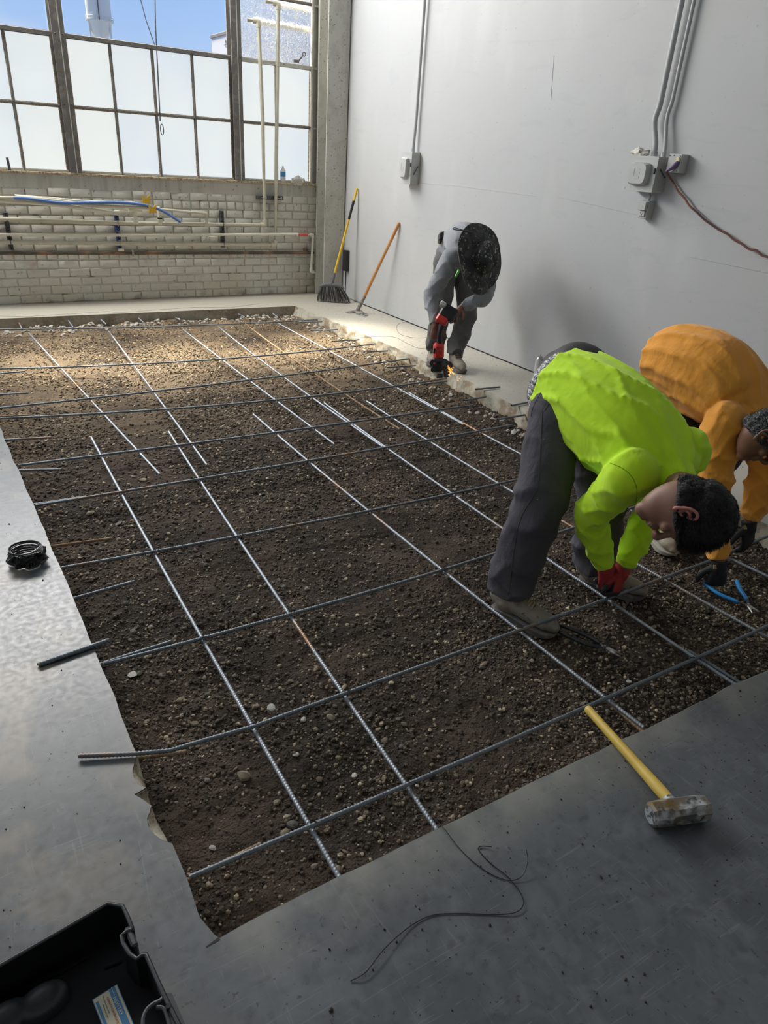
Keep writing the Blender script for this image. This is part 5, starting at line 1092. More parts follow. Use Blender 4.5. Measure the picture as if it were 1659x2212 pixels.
def ear(c, up, face, e_, m, par, s=1.0, plug=None, name='ear'):
    """an ear with rim, bowl and lobe on side e_ (-1 his left as seen from the front axis, +1 the other)"""
    c = V(*c); up = nrm(up); face = nrm(V(*face)-up*(V(*face)@up)); side = np.cross(face, up)*e_; o = c+side*.073*s-face*.004*s-up*.006*s
    back = -face; P = lambda b, u, out: o+back*b*s+up*u*s+side*out*s
    g = G(); loft(g, [P(.000, .006, .004), P(.002, .024, .010), P(.012, .033, .017), P(.026, .026, .021), P(.030, .006, .020), P(.020, -.016, .015), P(.010, -.029, .010), P(.002, -.024, .006)],
         [.0035*s, .0042*s, .0048*s, .0048*s, .0044*s, .0048*s, .0062*s, .004*s], side, n=8, sub=4)
    loft(g, [P(.006, .016, .012), P(.016, .010, .016), P(.018, -.004, .013), P(.010, -.014, .010)], [.003*s, .0038*s, .0035*s, .003*s], side, n=8, sub=4)
    g.ball(P(.012, .004, .004), (.018*s, .028*s, .006*s), 12, axes=[back, up, side]); g.ball(P(.000, -.004, .008), (.004*s, .006*s, .005*s), 8, axes=[back, up, side])
    eo = remesh(name, g, m, .0018, 1, par)
    G().ball(P(.006, -.001, .0095), (.0045*s, .006*s, .0025*s), 10, axes=[back, up, side]).build('ear_canal', M['black_soft'] if plug is None else plug, eo); return eo
def hair(c, up, face, m, par, s=1.0, line=-.02, n_tufts=2500, name='hair', tl=.012, curly=0, front=.070, thick=.010):
    c = V(*c); up = nrm(up); face = nrm(V(*face)-up*(V(*face)@up)); side = np.cross(face, up); vs = []; nu, nv2 = 64, 34
    def pt(th, ph, ex=0.0):
        a, f, u = sin(ph)*cos(th), sin(ph)*sin(th), cos(ph)
        tk = .007+(thick-.007)*max(0, u)**.6
        return V(a*(.0765+tk+ex), f*(.096+tk*.8+ex)-.006, u*(.100+tk+ex)+.012)
    for i in range(nv2+1):
        for k in range(nu):
            th = 2*pi*k/nu; fr = max(0, sin(th)); lim = pi*(.64 - .195*fr**1.3 + .10*max(0, -sin(th)) + .018*float(vnoise(V(th*2.5, 3.3, 1.1)))); ph = lim*i/nv2
            q = pt(th, ph, .005*float(vnoise(V(cos(th)*3+7, sin(th)*3, ph*3)))+(.004*float(vnoise(V(cos(th)*11+7, sin(th)*11, ph*11))) if not curly else .008*float(vnoise(V(cos(th)*9+7, sin(th)*9, ph*9)))))
            if i == nv2: q *= .93
            vs.append(c+(side*q[0]+face*q[1]+up*q[2])*s)
    fs = [(i*nu+k, (i+1)*nu+k, (i+1)*nu+(k+1) % nu, i*nu+(k+1) % nu) for i in range(nv2) for k in range(nu)]
    ho = link(name, mesh(name, vs, fs, m, True), par)
    T = []; TF = []
    for j in range(n_tufts):
        th = random.uniform(0, 2*pi); fr = max(0, sin(th)); lim = pi*(.62 - .195*fr**1.3 + .10*max(0, -sin(th))); ph = math.acos(1-random.random()*(1-cos(lim)))
        q = pt(th, ph, -.001); nn = nrm(q); tn = nrm(np.cross(nn, V(.2, .3, 1))+V(random.uniform(-.5, .5), random.uniform(-.5, .5), random.uniform(-.5, .5))); comb = nrm(V(random.uniform(-.4, .4), .9, -.1)) - nn*0
        tip = q+nn*tl*random.uniform(.35, 1)+comb*tl*.7*(1 if not curly else random.uniform(-1, 1)); w_ = .0016; b = len(T)
        for z in (q+tn*w_, q-tn*w_, tip): T.append(c+(side*z[0]+face*z[1]+up*z[2])*s)
        TF.append((b, b+1, b+2))
    to = link('hair_strands', mesh('hair_strands', T, TF, m, False), ho); to['kind'] = 'stuff'; return ho

def boot(name, heel, toe, z0, m, msole, mlace, par, ankle=None, tilt=0.0, h=.15, W_=1.0):
    heel, toe = V(heel[0], heel[1], z0), V(toe[0], toe[1], z0); ax = nrm(toe-heel); Lf = .295; sd = np.cross(ax, V(0, 0, 1)); P = lambda t, u, a=0: heel+ax*t*Lf+V(0, 0, u)+sd*a
    sh = .026
    out = [(0, .020), (.03, .032), (.12, .040), (.30, .038), (.48, .044), (.66, .054), (.80, .054), (.90, .047), (.97, .030), (1.0, .012)]
    poly = [P(t, 0, w_*W_) for t, w_ in out]+[P(t, 0, -w_*W_) for t, w_ in out[::-1]]; n = len(poly); vs = []
    for z, k in ((0, .97), (.006, 1.0), (.019, 1.0), (.021, 1.03), (sh, 1.03), (sh+.002, .9)): 
        cc = P(.5, 0); vs += [cc+(p-cc)*k+V(0, 0, z+(.006*max(0, ((p-heel)@ax)/Lf-.8)/.2 if z < .02 else 0)) for p in poly]
    g = G().add(vs, [(i*n+k, i*n+(k+1) % n, (i+1)*n+(k+1) % n, (i+1)*n+k) for i in range(5) for k in range(n)]+[tuple(range(n))[::-1], tuple(5*n+k for k in range(n))])
    g2 = G(); rows = [(.02, .028, .045), (.06, .036, .055), (.16, .038, .062), (.30, .038, .060), (.45, .043, .050), (.60, .049, .040), (.75, .050, .034), (.88, .044, .029), (.97, .026, .020)]
    loft(g2, [P(t, sh+hh*.95) for t, w_, hh in rows], [(w_*W_, hh) for t, w_, hh in rows], (0, 0, 1), n=28, sub=4, fixed=True)
    # sweep the lower half away under the sole line, then shaft
    g2.v = [(v[0], v[1], max(v[2], z0+sh*.8)) for v in g2.v]
    top = V(*ankle)+V(0, 0, .06) if ankle is not None else P(.20, h+.05)
    loft(g2, [P(.20, .055), P(.21, .10), top*.5+P(.21, .12)*.5, top], [(.040, .062), (.040, .054), (.043, .052), (.047, .055)], ax, n=24, sub=5, r1=False)
    bo = remesh(name, g2, m, .0045, 3, par, disp=lambda co: .0012*fbm(co*38, 3))
    g.build('sole', msole, bo)
    g = G()
    for k in range(4):
        t = .33+.075*k; hh = np.interp(t, [r[0] for r in rows], [r[2] for r in rows]); w_ = .026
        a, b, c_ = P(t, sh+hh*1.86, w_), P(t+.012, sh+hh*2.02+.004, 0), P(t, sh+hh*1.86, -w_); a2 = P(t+.06, sh+hh*1.75, w_)
        g.tube(catmull([a, b, c_], 5), .0032, 6); g.tube(catmull([a2, b+ax*.01, c_], 5), .0030, 6)
    g.build('laces', mlace, bo)
    g = G(); t = .50; g.tube(catmull([P(.66, sh+.070, a) if False else P(.62-.10*(abs(a)/.05)**2, sh+.078-.030*(abs(a)/.05)**2, a) for a in (-.05, -.03, 0, .03, .05)], 4), .0018, 5); g.build('toe_seam', M['lace_dark'], bo)
    return bo

def figure(cfg):
    """ONE continuous body (torso, limbs, neck, head, hands) with the clothes as its children"""
    B = G(); c = cfg; pel, mid, che, sho, nk = [V(*c[k]) for k in ('pelvis', 'mid', 'chest', 'shoulder', 'neck')]; up = V(*c['back'])
    hc_ = V(*c['head'])
    loft(B, [pel-nrm(mid-pel)*.08, pel, mid, che, sho], [(.10, .08), (.135, .10), (.125, .092), (.145, .10), (.13, .075)], up, n=28, sub=5)
    loft(B, [sho*.5+nk*.5, nk, nk*.45+hc_*.55-V(*c['face'])*.02], [(.075, .065), (.055, .058), (.055, .056)], up, n=20, sub=5)
    sidev = head(B, hc_, c['up'], c['face'], c.get('hs', 1.0), c.get('jaw', 1.0), c.get('chin', 1.0))
    for s_, e_, w_ in (('shR', 'elR', 'wrR'), ('shL', 'elL', 'wrL')):
        S, E_, W2 = V(*c[s_]), V(*c[e_]), V(*c[w_]); loft(B, [S*.8+sho*.2, S, S*.5+E_*.5, E_, E_*.5+W2*.5, W2], [.055, .055, .047, .038, .038, .027], up, n=18, sub=5)
    for h_, k_, a_ in (('hipR', 'knR', 'anR'), ('hipL', 'knL', 'anL')):
        H_, K_, A_ = V(*c[h_]), V(*c[k_]), V(*c[a_]); loft(B, [H_, H_*.5+K_*.5, K_, K_*.6+A_*.4, A_], [.085, .075, .056, .052, .036], (0, -1, 0), n=20, sub=5)
    for key in ('handR', 'handL'):
        hnd = c[key]; hand(B, grow=-.0012 if hnd.get('glove') else 0, **{k: v for k, v in hnd.items() if k != 'glove'})
    body = remesh('person', B, M[c['skin']], .0052, 2)
    tag(body, c['label'], 'person')
    add_eyes(hc_, c['up'], c['face'], body, c.get('hs', 1.0))
    # shirt
    g = G(); T = c['shirt']; loft(g, [t[0] for t in T], [t[1] for t in T], up, n=72, sub=10, wr=c['tfold'], r0=False)
    for i, (s_, e_, w_) in enumerate((('shR', 'elR', 'wrR'), ('shL', 'elL', 'wrL'))):
        S, E_, W2 = V(*c[s_]), V(*c[e_]), V(*c[w_]); r_ = c['sleeve']; cu = W2+nrm(E_-W2)*c.get('cuff', .02)
        loft(g, [S*.72+sho*.28, S, S*.55+E_*.45, E_, E_*.5+cu*.5, cu], r_, up, n=44, sub=12, wr=fold(2.0, 58, c.get('sf', .0075), 1.7*i, pw=2.6, swirl=1.0), r1=False)
    g.v = g.v
    remesh('shirt', g, M[c['shirtm']], .0068, 2, body)
    # trousers
    g = G(); loft(g, c['seat'][0], c['seat'][1], up, n=44, sub=6)
    for i, (h_, k_, a_) in enumerate((('hipR', 'knR', 'anR'), ('hipL', 'knL', 'anL'))):
        H_, K_, A_ = V(*c[h_]), V(*c[k_]), V(*c[a_]); r_ = c['leg']; dn_ = nrm(A_-K_)
        P_ = [H_, H_*.62+K_*.38, K_*.95+H_*.05, K_*.62+A_*.38, K_*.25+A_*.75, A_+dn_*c.get('hem', .02)]
        Lg = np.linalg.norm(H_-K_)+np.linalg.norm(K_-A_); env = lambda s, th, L_=Lg: .45+.8*math.exp(-((s-L_*.97)/.13)**2)+.5*math.exp(-((s-L_*.5)/.08)**2)
        loft(g, P_, r_, (0, -1, 0), n=44, sub=12, wr=fold(1.0, 46, .020, 2.1*i+.4, swirl=1.5, env=env), r1=False)
    tr = remesh('trousers', g, M[c['trm']], .0072, 2, body)
    return body, sidev, tr

# ---- the man in the lime shirt
H2 = V(*(EYE+ray(1476, 1100)*2.24)); up2_ = nrm(V(.55, -.75, -.25)); fc2 = nrm(V(-.22, .10, -1))
lime = dict(label='person bent double in a lime shirt, tying bars in red gloves', skin='skin',
  pelvis=(2.06, 1.90, .81), mid=(2.08, 1.72, .80), chest=(2.09, 1.54, .74), shoulder=(2.085, 1.43, .675), neck=(2.055, 1.325, .645), head=H2, back=(0, -.35, 1), up=up2_, face=fc2, hs=1.08, jaw=.88, chin=.84,
  shR=(1.915, 1.42, .665), shL=(2.265, 1.46, .685), elR=(1.985, 1.60, .405), elL=(2.265, 1.54, .39), wrR=(2.148, 1.60, .118), wrL=(2.235, 1.58, .100),
  hipR=(1.995, 1.88, .765), hipL=(2.165, 1.91, .77), knR=(1.87, 1.765, .41), knL=(2.22, 1.76, .40), anR=(1.805, 1.795, .02), anL=(2.32, 1.80, .02),
  shirt=[(V(2.095, 1.955, .815), (.178, .165)), (V(2.09, 1.84, .800), (.192, .176)), (V(2.09, 1.70, .760), (.205, .190)), (V(2.095, 1.57, .720), (.212, .172)), (V(2.09, 1.47, .690), (.205, .130)), (V(2.08, 1.40, .672), (.150, .098)), (V(2.068, 1.355, .66), (.080, .074))],
  sleeve=[.085, .088, .076, .068, .060, .046], leg=[.108, .110, .108, .104, .102, .094], seat=([V(2.075, 2.00, .77), V(2.08, 1.92, .79), V(2.085, 1.83, .79)], [(.115, .10), (.140, .13), (.140, .125)]),
  tfold=fold(9, 16, .022, .6, pw=3.0, swirl=.9), shirtm='hivis', trm='denim', hem=.03, cuff=.035, sf=.016,
  handR=dict(glove=1, L=1.12, wr=(2.150, 1.60, .118), d=(.35, -.1, -1), back=(-.3, -1, 0), side=(1, -.2, .2), curl=(40, 50, 35)),
  handL=dict(glove=1, L=1.15, wr=(2.235, 1.58, .100), d=(-.22, -.12, -1), back=(.25, -1, .1), side=(-1, -.3, .1), curl=(55, 60, 40), tcurl=35))
body, sv, tr = figure(lime)
hair(H2, up2_, fc2, M['hair'], body, s=1.10, n_tufts=6500, tl=.016, thick=.036)
for e_ in (-1, 1): ear(H2, up2_, fc2, e_, M['ear'], body, 1.12)
boot('boot', (1.782, 1.835), (1.875, 1.565), -.121, M['boot_grey'], M['sole'], M['lace'], body, ankle=(1.805, 1.795, .0))
boot('boot', (2.295, 1.835), (2.455, 1.575), -.121, M['boot_grey'], M['sole'], M['lace_dark'], body, ankle=(2.32, 1.80, .0))
for key, nm in (('handR', 0), ('handL', 1)):
    h_ = {k: v for k, v in lime[key].items() if k != 'glove'}; g = G(); hand(g, grow=.0020, **h_); wv = V(*h_['wr']); dv = nrm(h_['d'])
    loft(g, [wv-dv*.040, wv-dv*.02, wv+dv*.02], [.036, .033, .033], (0, -1, 0), n=20, sub=4, r0=False); gl = remesh('glove', g, M['glove_red'], .0036, 1, body)
    g = G(); hand(g, grow=.0034, **h_)     # latex dip over the fingers and the palm side
    kk = wv+dv*.062; bk = nrm(h_['back']); me_ = gl.data
    tmp = remesh('palm_coating', g, M['glove_coat'], .0036, 1, gl)
    bm = bmesh_new = __import__('bmesh').new(); bm.from_mesh(tmp.data)
    dead = [v for v in bm.verts if ((V(*v.co)-kk)@dv < -.004 or ((V(*v.co)-kk)@bk > .006 and (V(*v.co)-kk)@dv < .03))]
    __import__('bmesh').ops.delete(bm, geom=dead, context='VERTS'); bm.to_mesh(tmp.data); bm.free()
# belt, undershirt and pockets
g = G(); pc = V(2.095, 1.975, .805); axb = nrm(V(0, 1, .10)); a1 = V(1, 0, 0); a2 = nrm(np.cross(axb, a1))
for i in range(40):
    t0, t1 = 2*pi*i/40, 2*pi*(i+1)/40
    q = [pc+a1*.158*cos(t)+a2*.142*sin(t)+axb*o_ for t in (t0, t1) for o_ in (-.022, .022)]; q2 = [pc+(p_-pc)*1.02 for p_ in q]; g.add([q2[0], q2[1], q2[3], q2[2]], [(0, 1, 2, 3)])
bo = g.build('belt', M['belt'], body); sm = bo.modifiers.new('s', 'SOLIDIFY'); sm.thickness = .004
g = G(); loft(g, [V(2.10, 2.03, .88), V(2.13, 1.96, .90), V(2.12, 1.86, .87)], [(.10, .06), (.13, .085), (.13, .09)], (0, 0, 1), n=30, sub=6, wr=fold(4, 20, .006)); remesh('undershirt', g, M['black_soft'], .007, 2, body)
from mathutils.bvhtree import BVHTree
def seam(o, px, m='lace_dark', r=.0016, nm='seam'):
    me = o.data; bv = BVHTree.FromPolygons([v.co for v in me.vertices], [tuple(q.vertices) for q in me.polygons]); P = []
    for x, y in catmull(px, 6):
        h = bv.ray_cast(Vector(EYE), Vector(nrm(ray(x, y))))
        if h[0] is not None: P.append(V(*h[0])+V(*h[1])*.0003)
    if len(P) > 2: G().tube(P, r, 5).build(nm, M[m], o)
seam(tr, [(1184, 825), (1166, 852), (1152, 879), (1147, 900)], nm='pocket_seam'); seam(tr, [(1198, 850), (1186, 870), (1176, 887)], nm='pocket_seam')
seam(tr, [(1172, 887), (1169, 939), (1163, 1043), (1150, 1075), (1124, 1122), (1110, 1190), (1103, 1252), (1098, 1285)], r=.0018)
sh_ = [c_ for c_ in body.children if c_.name.startswith('shirt')][0]
M['lime_seam'] = mat('lime_seam', (.22, .42, .01), .9); M['orange_seam'] = mat('orange_seam', (.42, .15, .02), .9)
seam(sh_, [(1318, 1000), (1345, 1012), (1365, 1030), (1376, 1060), (1372, 1090)], 'lime_seam', .0013)

# ---- the man in the orange shirt
H3 = V(*(EYE+ray(1650, 942)*2.98)); up3 = nrm(rgt*.8+upv*.28-fwd*.45); fc3 = nrm(rgt*.28-upv*.9+fwd*.1)
orange = dict(label='person in an orange shirt and black gloves bending at the right edge', skin='skin_dark',
  pelvis=(3.02, 2.14, .76), mid=(3.04, 1.99, .79), chest=(3.05, 1.84, .73), shoulder=(3.05, 1.73, .65), neck=(3.01, 1.655, .63), head=H3, back=(0, -.3, 1), up=up3, face=fc3, hs=1.0, jaw=.9, chin=.86,
  shR=(2.875, 1.71, .625), shL=(3.225, 1.73, .66), elR=(2.845, 1.65, .34), elL=(3.225, 1.64, .35), wrR=(2.815, 1.495, .018), wrL=(3.165, 1.60, .095),
  hipR=(2.99, 2.10, .68), hipL=(3.14, 2.12, .70), knR=(2.94, 1.92, .39), knL=(3.28, 1.90, .38), anR=(2.985, 1.985, .02), anL=(3.38, 2.06, .02),
  shirt=[(V(3.01, 2.215, .765), (.180, .150)), (V(3.02, 2.11, .790), (.200, .185)), (V(3.03, 1.98, .775), (.215, .205)), (V(3.04, 1.86, .725), (.215, .190)), (V(3.045, 1.77, .675), (.200, .140)), (V(3.03, 1.71, .650), (.150, .100)), (V(3.015, 1.67, .64), (.078, .072))],
  sleeve=[.090, .095, .085, .080, .074, .045], leg=[.112, .105, .095, .090, .088, .080], seat=([V(3.08, 2.20, .68), V(3.07, 2.12, .70), V(3.06, 2.03, .71)], [(.12, .10), (.145, .12), (.13, .11)]),
  tfold=fold(13, 7, .020, 2.2, pw=2.4, swirl=.8), shirtm='orange', trm='dark_jeans', hem=.01, cuff=.03, sf=.020,
  handR=dict(glove=1, wr=(2.815, 1.495, .018), d=(-.05, -.20, -1), back=(-.55, -.85, .1), side=(-.8, .5, .0), curl=(55, 60, 40)),
  handL=dict(glove=1, wr=(3.165, 1.60, .095), d=(.02, -.25, -1), back=(.1, -1, .2), side=(-1, 0, .0), curl=(20, 25, 20), tcurl=10))
body, sv, tr = figure(orange)
hair(H3, up3, fc3, M['hair_grey'], body, s=1.03, n_tufts=3200, tl=.012, curly=1)
for e_ in (-1, 1): ear(H3, up3, fc3, e_, M['skin'], body, 1.03, plug=M['orange_plug'])
boot('boot', (3.010, 2.045), (2.885, 1.770), -.115, M['boot_tan'], M['sole_pale'], M['lace'], body, ankle=(2.985, 1.985, .0))
boot('boot', (3.40, 2.13), (3.33, 1.86), -.115, M['boot_tan'], M['sole_pale'], M['lace'], body, ankle=(3.38, 2.06, .0))
for key in ('handR', 'handL'):
    h_ = {k: v for k, v in orange[key].items() if k != 'glove'}; g = G(); hand(g, grow=.0032, **h_); wv = V(*h_['wr']); dv = nrm(h_['d'])
    loft(g, [wv-dv*.025, wv, wv+dv*.02], [.037, .034, .034], (0, -1, 0), n=20, sub=4, r0=False); gl = remesh('glove', g, M['glove_black'], .0036, 1, body)
    bk, sd_ = nrm(h_['back']), nrm(V(*h_['side'])); sgn = 1 if key == 'handR' else -1
    q = wv-dv*.005+nrm(-rgt*.6+V(-.2, -.8, 0)*.5)*.036; G().box(q, (.016, .005, .020), axes=[rgt, fwd, upv], bev=.001).build('yellow_tab', M['tan_patch'], gl)
    g = G(); pb = -bk; loft(g, [wv+dv*.01+pb*.012+sd_*.012, wv+dv*.05+pb*.014+sd_*.01, wv+dv*.085+pb*.010], [(.026, .014), (.032, .014), (.03, .010)], bk, n=16, sub=4); remesh('palm_patch', g, M['tan_patch'], .004, 1, gl)
    if key == 'handR':
        g = G()
        for i in range(3): q = wv+dv*.112+sd_*(.022-.022*i)+bk*.006; g.box(q, (.010, .013, .005), axes=[sd_, dv, bk], bev=.001)
        g.build('fingertip_patch', M['tan_patch'], gl)
side3 = np.cross(fc3, up3)
e3 = 1 if (side3@V(-1, 0, 0)) > 0 else -1; g = G(); hp = lambda a, f_, u: H3+side3*e3*a+fc3*f_+up3*u
g.tube([hp(.080, -.02, .006), hp(.082, .05, .010), hp(.076, .086, .010)], .0032, 6); gl_ = g.build('glasses', M['red'], body)
g = G()
for a in (-.033, .033): g.tube([hp(a+.027*cos(t), .104, .004+.020*sin(t)) for t in np.linspace(0, 2*pi, 21)], .003, 6, caps=False)
g.tube([hp(-.076, .086, .010), hp(-.060, .104, .010)], .003, 6).tube([hp(.076, .086, .010), hp(.060, .104, .010)], .003, 6).tube([hp(-.008, .104, .008), hp(.008, .104, .008)], .003, 6); g.build('lens_frame', M['black'], gl_)

# ---- the man in the grey shirt
H1 = V(3.455, 4.315, .955); up1 = nrm(V(.20, -.90, .32)); fc1 = nrm(V(-.10, -.3, -.95))
grey = dict(label='person in a grey shirt and wide dark hat using a red cutter', skin='skin_dark',
  pelvis=(3.70, 4.93, .88), mid=(3.64, 4.76, 1.02), chest=(3.57, 4.60, 1.00), shoulder=(3.51, 4.49, .94), neck=(3.485, 4.42, .93), head=H1, back=(.1, -.25, 1), up=up1, face=fc1, hs=1.0,
  shR=(3.335, 4.50, .930), shL=(3.685, 4.46, .90), elR=(3.225, 4.56, .665), elL=(3.575, 4.33, .685), wrR=(3.195, 4.43, .455), wrL=(3.400, 4.40, .585),
  hipR=(3.61, 4.94, .86), hipL=(3.79, 4.92, .86), knR=(3.56, 4.88, .45), knL=(3.79, 4.80, .44), anR=(3.60, 4.97, .12), anL=(3.68, 4.78, .12),
  shirt=[(V(3.71, 4.97, .90), (.165, .135)), (V(3.685, 4.88, .97), (.168, .140)), (V(3.64, 4.76, 1.035), (.175, .145)), (V(3.58, 4.62, 1.02), (.19, .140)), (V(3.53, 4.53, .965), (.185, .115)), (V(3.50, 4.47, .945), (.14, .09)), (V(3.485, 4.43, .935), (.07, .068))],
  sleeve=[.078, .082, .070, .062, .054, .040], leg=[.105, .098, .086, .082, .085, .072], seat=([V(3.71, 5.03, .84), V(3.70, 4.96, .87), V(3.69, 4.88, .90)], [(.14, .115), (.162, .135), (.15, .125)]),
  tfold=fold(9, 15, .014, 1.2, pw=2.6), shirtm='grey_shirt', trm='grey_trousers', hem=.02, cuff=.02, sf=.017,
  handR=dict(wr=(3.195, 4.43, .455), d=(.02, -.22, -1), back=(-.5, -.8, .2), side=(.85, -.5, .0), curl=(60, 70, 40)),
  handL=dict(wr=(3.400, 4.40, .585), d=(-.80, -.25, -.35), back=(-.1, -.3, 1), side=(-.2, -1, -.2), curl=(35, 45, 30)))
body, sv, tr = figure(grey)
boot('boot', (3.615, 5.03), (3.475, 4.79), 0, M['boot_grey'], M['sole'], M['lace_dark'], body, ankle=(3.60, 4.97, .11))
boot('boot', (3.695, 4.83), (3.615, 4.56), 0, M['boot_grey'], M['sole'], M['lace_dark'], body, ankle=(3.68, 4.78, .11))
hair(H1, up1, fc1, M['hair'], body, s=1.0, n_tufts=300)
for e_ in (-1, 1): ear(H1, up1, fc1, e_, M['skin_dark'], body, 1.0)
# wide brimmed hat
s1 = np.cross(fc1, up1); hat = G(); vs = []; nr, nt_ = 22, 72; prof = []
for i in range(nr+1):
    t = i/nr
    if t < .5: q = t/.5; r_ = .112*sin(q*pi/2)**.75; z = .145-.012*(1-q)**2-.115*q**3.2
    else: q = (t-.5)/.5; r_ = .112+.150*q; z = .030-.028*q
    prof.append((r_, z, t))
for r_, z, t in prof:
    for k in range(nt_):
        th = 2*pi*k/nt_; f_ = 1.12 if t < .5 else 1.06; wv_ = .016*sin(2*th+.6)*max(0, (t-.5)*2)**1.5 + .006*sin(5*th)*max(0, t-.5)*2
        dent = .016*math.exp(-((th-pi/2-.2)/.5)**2)*(1 if t < .35 else 0)*(t/.35)+.010*math.exp(-((th-3.9)/.6)**2)*(1 if t < .45 else 0)
        vs.append(H1+s1*r_*.93*cos(th)+fc1*(r_*.93*f_*sin(th)-.006)+up1*(z+wv_-dent+.004*float(vnoise(V(cos(th)*3, sin(th)*3, t*7))))+up1*.005)
hm = mesh('hat', vs, [(i*nt_+k, (i+1)*nt_+k, (i+1)*nt_+(k+1) % nt_, i*nt_+(k+1) % nt_) for i in range(nr) for k in range(nt_)], M['camo'], True)
ho = link('hat', hm, body); sm = ho.modifiers.new('s', 'SOLIDIFY'); sm.thickness = .003
hq = lambda a, f_, u: H1+s1*a+fc1*f_+up1*u
g = G().tube([H1+s1*.244*cos(t)+fc1*(.258*sin(t)-.006)+up1*(.007+.016*sin(2*t+.6)+.006*sin(5*t)) for t in np.linspace(0, 2*pi, 73)], .0034, 6, caps=False); g.build('brim_binding', M['cord'], ho)
g = G(); ring_ = [H1+s1*.108*cos(t)+fc1*(.108*1.12*sin(t)-.006)+up1*.040 for t in np.linspace(0, 2*pi, 49)]; g.tube(ring_, .004, 6, caps=False); g.build('crown_seam', M['camo'], ho)
g = G(); vs = []     # neck flap over the collar
for i in range(13):
    for k in range(17):
        a = (k/16-.5)*2; t = i/12; q = H1+s1*(a*(.105+.03*t))-fc1*(.10+.11*t*(1-.35*a*a))+up1*(.030-.075*t)+V(0, 0, .030*sin(pi*t))+V(0, 0, .006*sin(9*a)*t); vs.append(q)
fo = link('neck_flap', mesh('neck_flap', vs, [(i*17+k, i*17+k+1, (i+1)*17+k+1, (i+1)*17+k) for i in range(12) for k in range(16)], M['camo'], True), ho); sm = fo.modifiers.new('s', 'SOLIDIFY'); sm.thickness = .004
def gp(px, py, y): return W(px, py, 1, y)
G().tube(catmull([gp(1022, 502, 4.34), gp(1000, 497, 4.34), gp(982, 492, 4.36), gp(979, 495, 4.37), gp(990, 497, 4.36), gp(1012, 498, 4.34)], 5), .0035, 6).build('hat_cord', M['cord'], ho)
for (a, b, nm) in (((992, 583), (984, 598), 0), ((1027, 612), (1031, 626), 1)):
    G().tube([gp(*a, 4.28), gp(*b, 4.28)], [.012, .009], 10).build('cord_lock', M['green_toggle'], ho)
G().tube([gp(1056, 610, 4.28), gp(1050, 625, 4.28)], .004, 6).build('cord_tip', M['cord'], ho)
g = G(); p = gp(953, 513, 4.90); g.box(p, (.06, .10, .07), axes=[nrm(rgt+upv*.5), fwd, upv], bev=.015); g.build('belt_pouch', M['black'], body)
# ---- cordless cutting tool
tp = lambda px, py, y=4.36: W(px, py, 1, y)
root = empty('cordless_cutter', (3.21, 4.32, .02), 'red and black cordless bar cutting tool with a large battery, held over the slab edge', 'power tool')
def tbox(p, q, w_, dpt, m, name, par, bev=.006, yd=0):
    a, b = V(*p), V(*q); ax_ = nrm(b-a); sd_ = nrm(np.cross(ax_, fwd)); return G().box((a+b)/2, (np.linalg.norm(b-a), w_, dpt), axes=[ax_, sd_, np.cross(ax_, sd_)], bev=bev).build(name, M[m], par)
mh = tbox(tp(948, 741), tp(947, 774), .082, .085, 'red', 'motor_housing', root, .018); tbox(tp(947, 772), tp(946, 781), .088, .088, 'strut', 'gear_collar', root, .012)
g = G(); loft(g, [tp(949, 744), tp(949, 730), tp(950, 718), tp(955, 702)], [(.022, .026), (.019, .022), (.018, .022), (.024, .026)], fwd, n=16, sub=5); g.build('handle', M['black'], root)
tbox(tp(939, 752, 4.32), tp(938, 764, 4.32), .016, .02, 'black', 'vent_grille', mh, .003)
bt = tbox(tp(976, 664), tp(961, 691), .125, .12, 'black', 'battery', root, .012); tbox(tp(956, 690), tp(946, 700), .006, .006, 'black', 'trigger', root, .001)
g = G(); a = tp(958, 686); b = tp(951, 697); ax_ = nrm(b-a); sd_ = nrm(np.cross(ax_, fwd)); g.box((a+b)/2, (.062, .09, .10), axes=[ax_, sd_, np.cross(ax_, sd_)], bev=.012); g.build('battery_foot', M['red'], root)
a = tp(957, 659); G().box(a, (.050, .028, .10), axes=[nrm(rgt*.8-upv*.6), nrm(upv*.8+rgt*.6), fwd], bev=.008).build('battery_latch', M['grey_box'], bt)
g = G(); a = tp(945, 783); b = tp(944, 803)
g.box((a+b)/2, (np.linalg.norm(b-a), .085, .075), axes=[nrm(b-a), nrm(np.cross(nrm(b-a), fwd)), fwd], bev=.012); g.tube([tp(936, 785, 4.29), tp(936, 785, 4.25)], .028, 16); g.tube([tp(936, 799, 4.29), tp(936, 799, 4.26)], .02, 14)
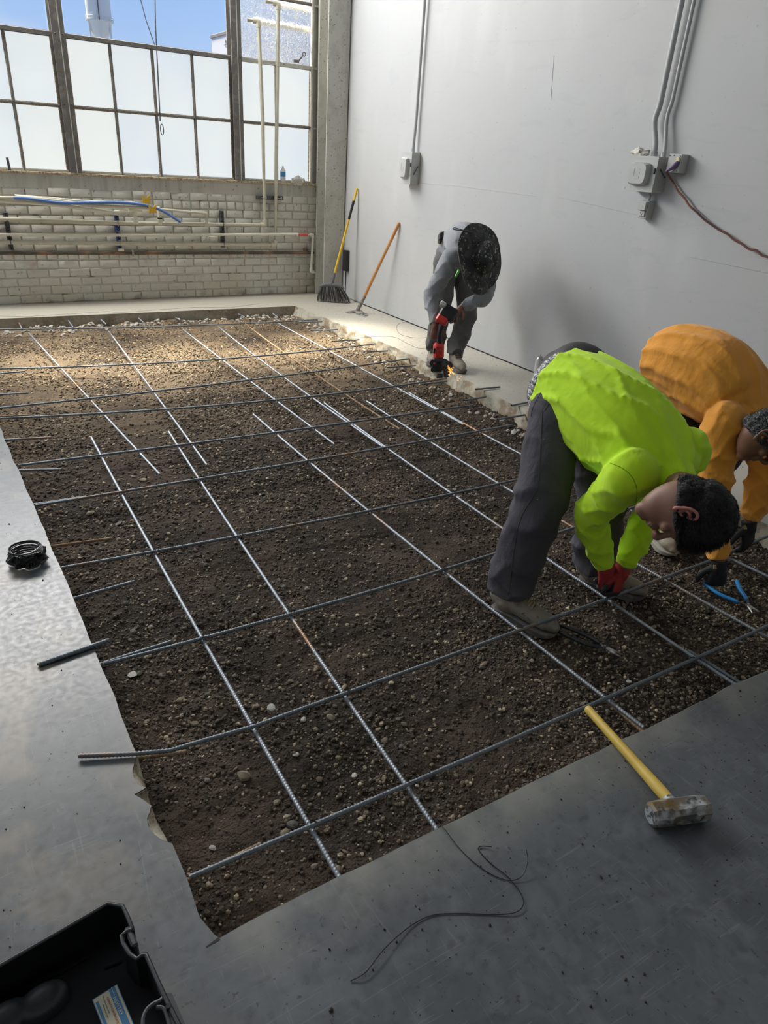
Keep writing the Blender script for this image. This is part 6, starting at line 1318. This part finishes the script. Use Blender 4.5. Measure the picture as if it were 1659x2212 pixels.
g.build('gear_head', M['black'], root)
G().tube([tp(938, 785, 4.255), tp(938, 785, 4.245)], .008, 10).build('red_button', M['red'], root)
g = G(); a, b = tp(962, 783), tp(965, 815); g.box((a+b)/2, (np.linalg.norm(b-a), .048, .05), axes=[nrm(b-a), nrm(np.cross(nrm(b-a), fwd)), fwd], bev=.010); g.tube([tp(960, 783, 4.34), tp(960, 783, 4.30)], .03, 16); g.build('blade_guard', M['strut'], root)
G().tube([tp(966, 792, 4.33), tp(966, 792, 4.325)], .045, 28).build('cutting_disc', M['strut'], root)
g = G(); g.box(tp(950, 812, 4.34), (.03, .05, .05), axes=[upv, rgt, fwd], bev=.004); g.build('bar_jaw', M['strut'], root)
# sparks thrown from the cut
g = G(); s0 = W(968, 797, 1, 4.30)
for k in range(38):
    dr = nrm(rgt*random.uniform(-.1, 1.0)-upv*random.uniform(-.3, 1.0)+fwd*random.uniform(-.4, .4)); a = s0+dr*random.uniform(0, .055); b = a+dr*random.uniform(.004, .018); b[2] = max(b[2], .004); a[2] = max(a[2], .004); g.tube([a, b], .0008, 4)
for k in range(5): q = W(992+random.uniform(-4, 6), 815+random.uniform(-4, 8), 2, .003); g.ball(q, .0018, 6)
tag(g.build('sparks', M['spark']), 'small burst of orange sparks thrown from the cutting tool', 'sparks', kind='stuff')

# ================================================================== PIVOTS: every top-level mesh keeps its origin at its own base
def finish():
    tops = [o for o in COL.objects if o.parent is None and o.type in ('MESH', 'EMPTY')]
    for o in tops:
        if o.type == 'MESH' and o.location.length < 1e-9 and o.data.users == 1:
            n = len(o.data.vertices); co = np.empty(n*3, np.float32); o.data.vertices.foreach_get('co', co); co = co.reshape(-1, 3)
            lo, hi = co.min(0), co.max(0); T = Vector(((lo[0]+hi[0])/2, (lo[1]+hi[1])/2, lo[2])); o.data.transform(Matrix.Translation(-T)); o.location = T
        T = o.location.copy()
        if T.length > 0 and tuple(o.scale) == (1, 1, 1):
            for c in o.children: c.matrix_parent_inverse = Matrix.Translation(-T)
finish()
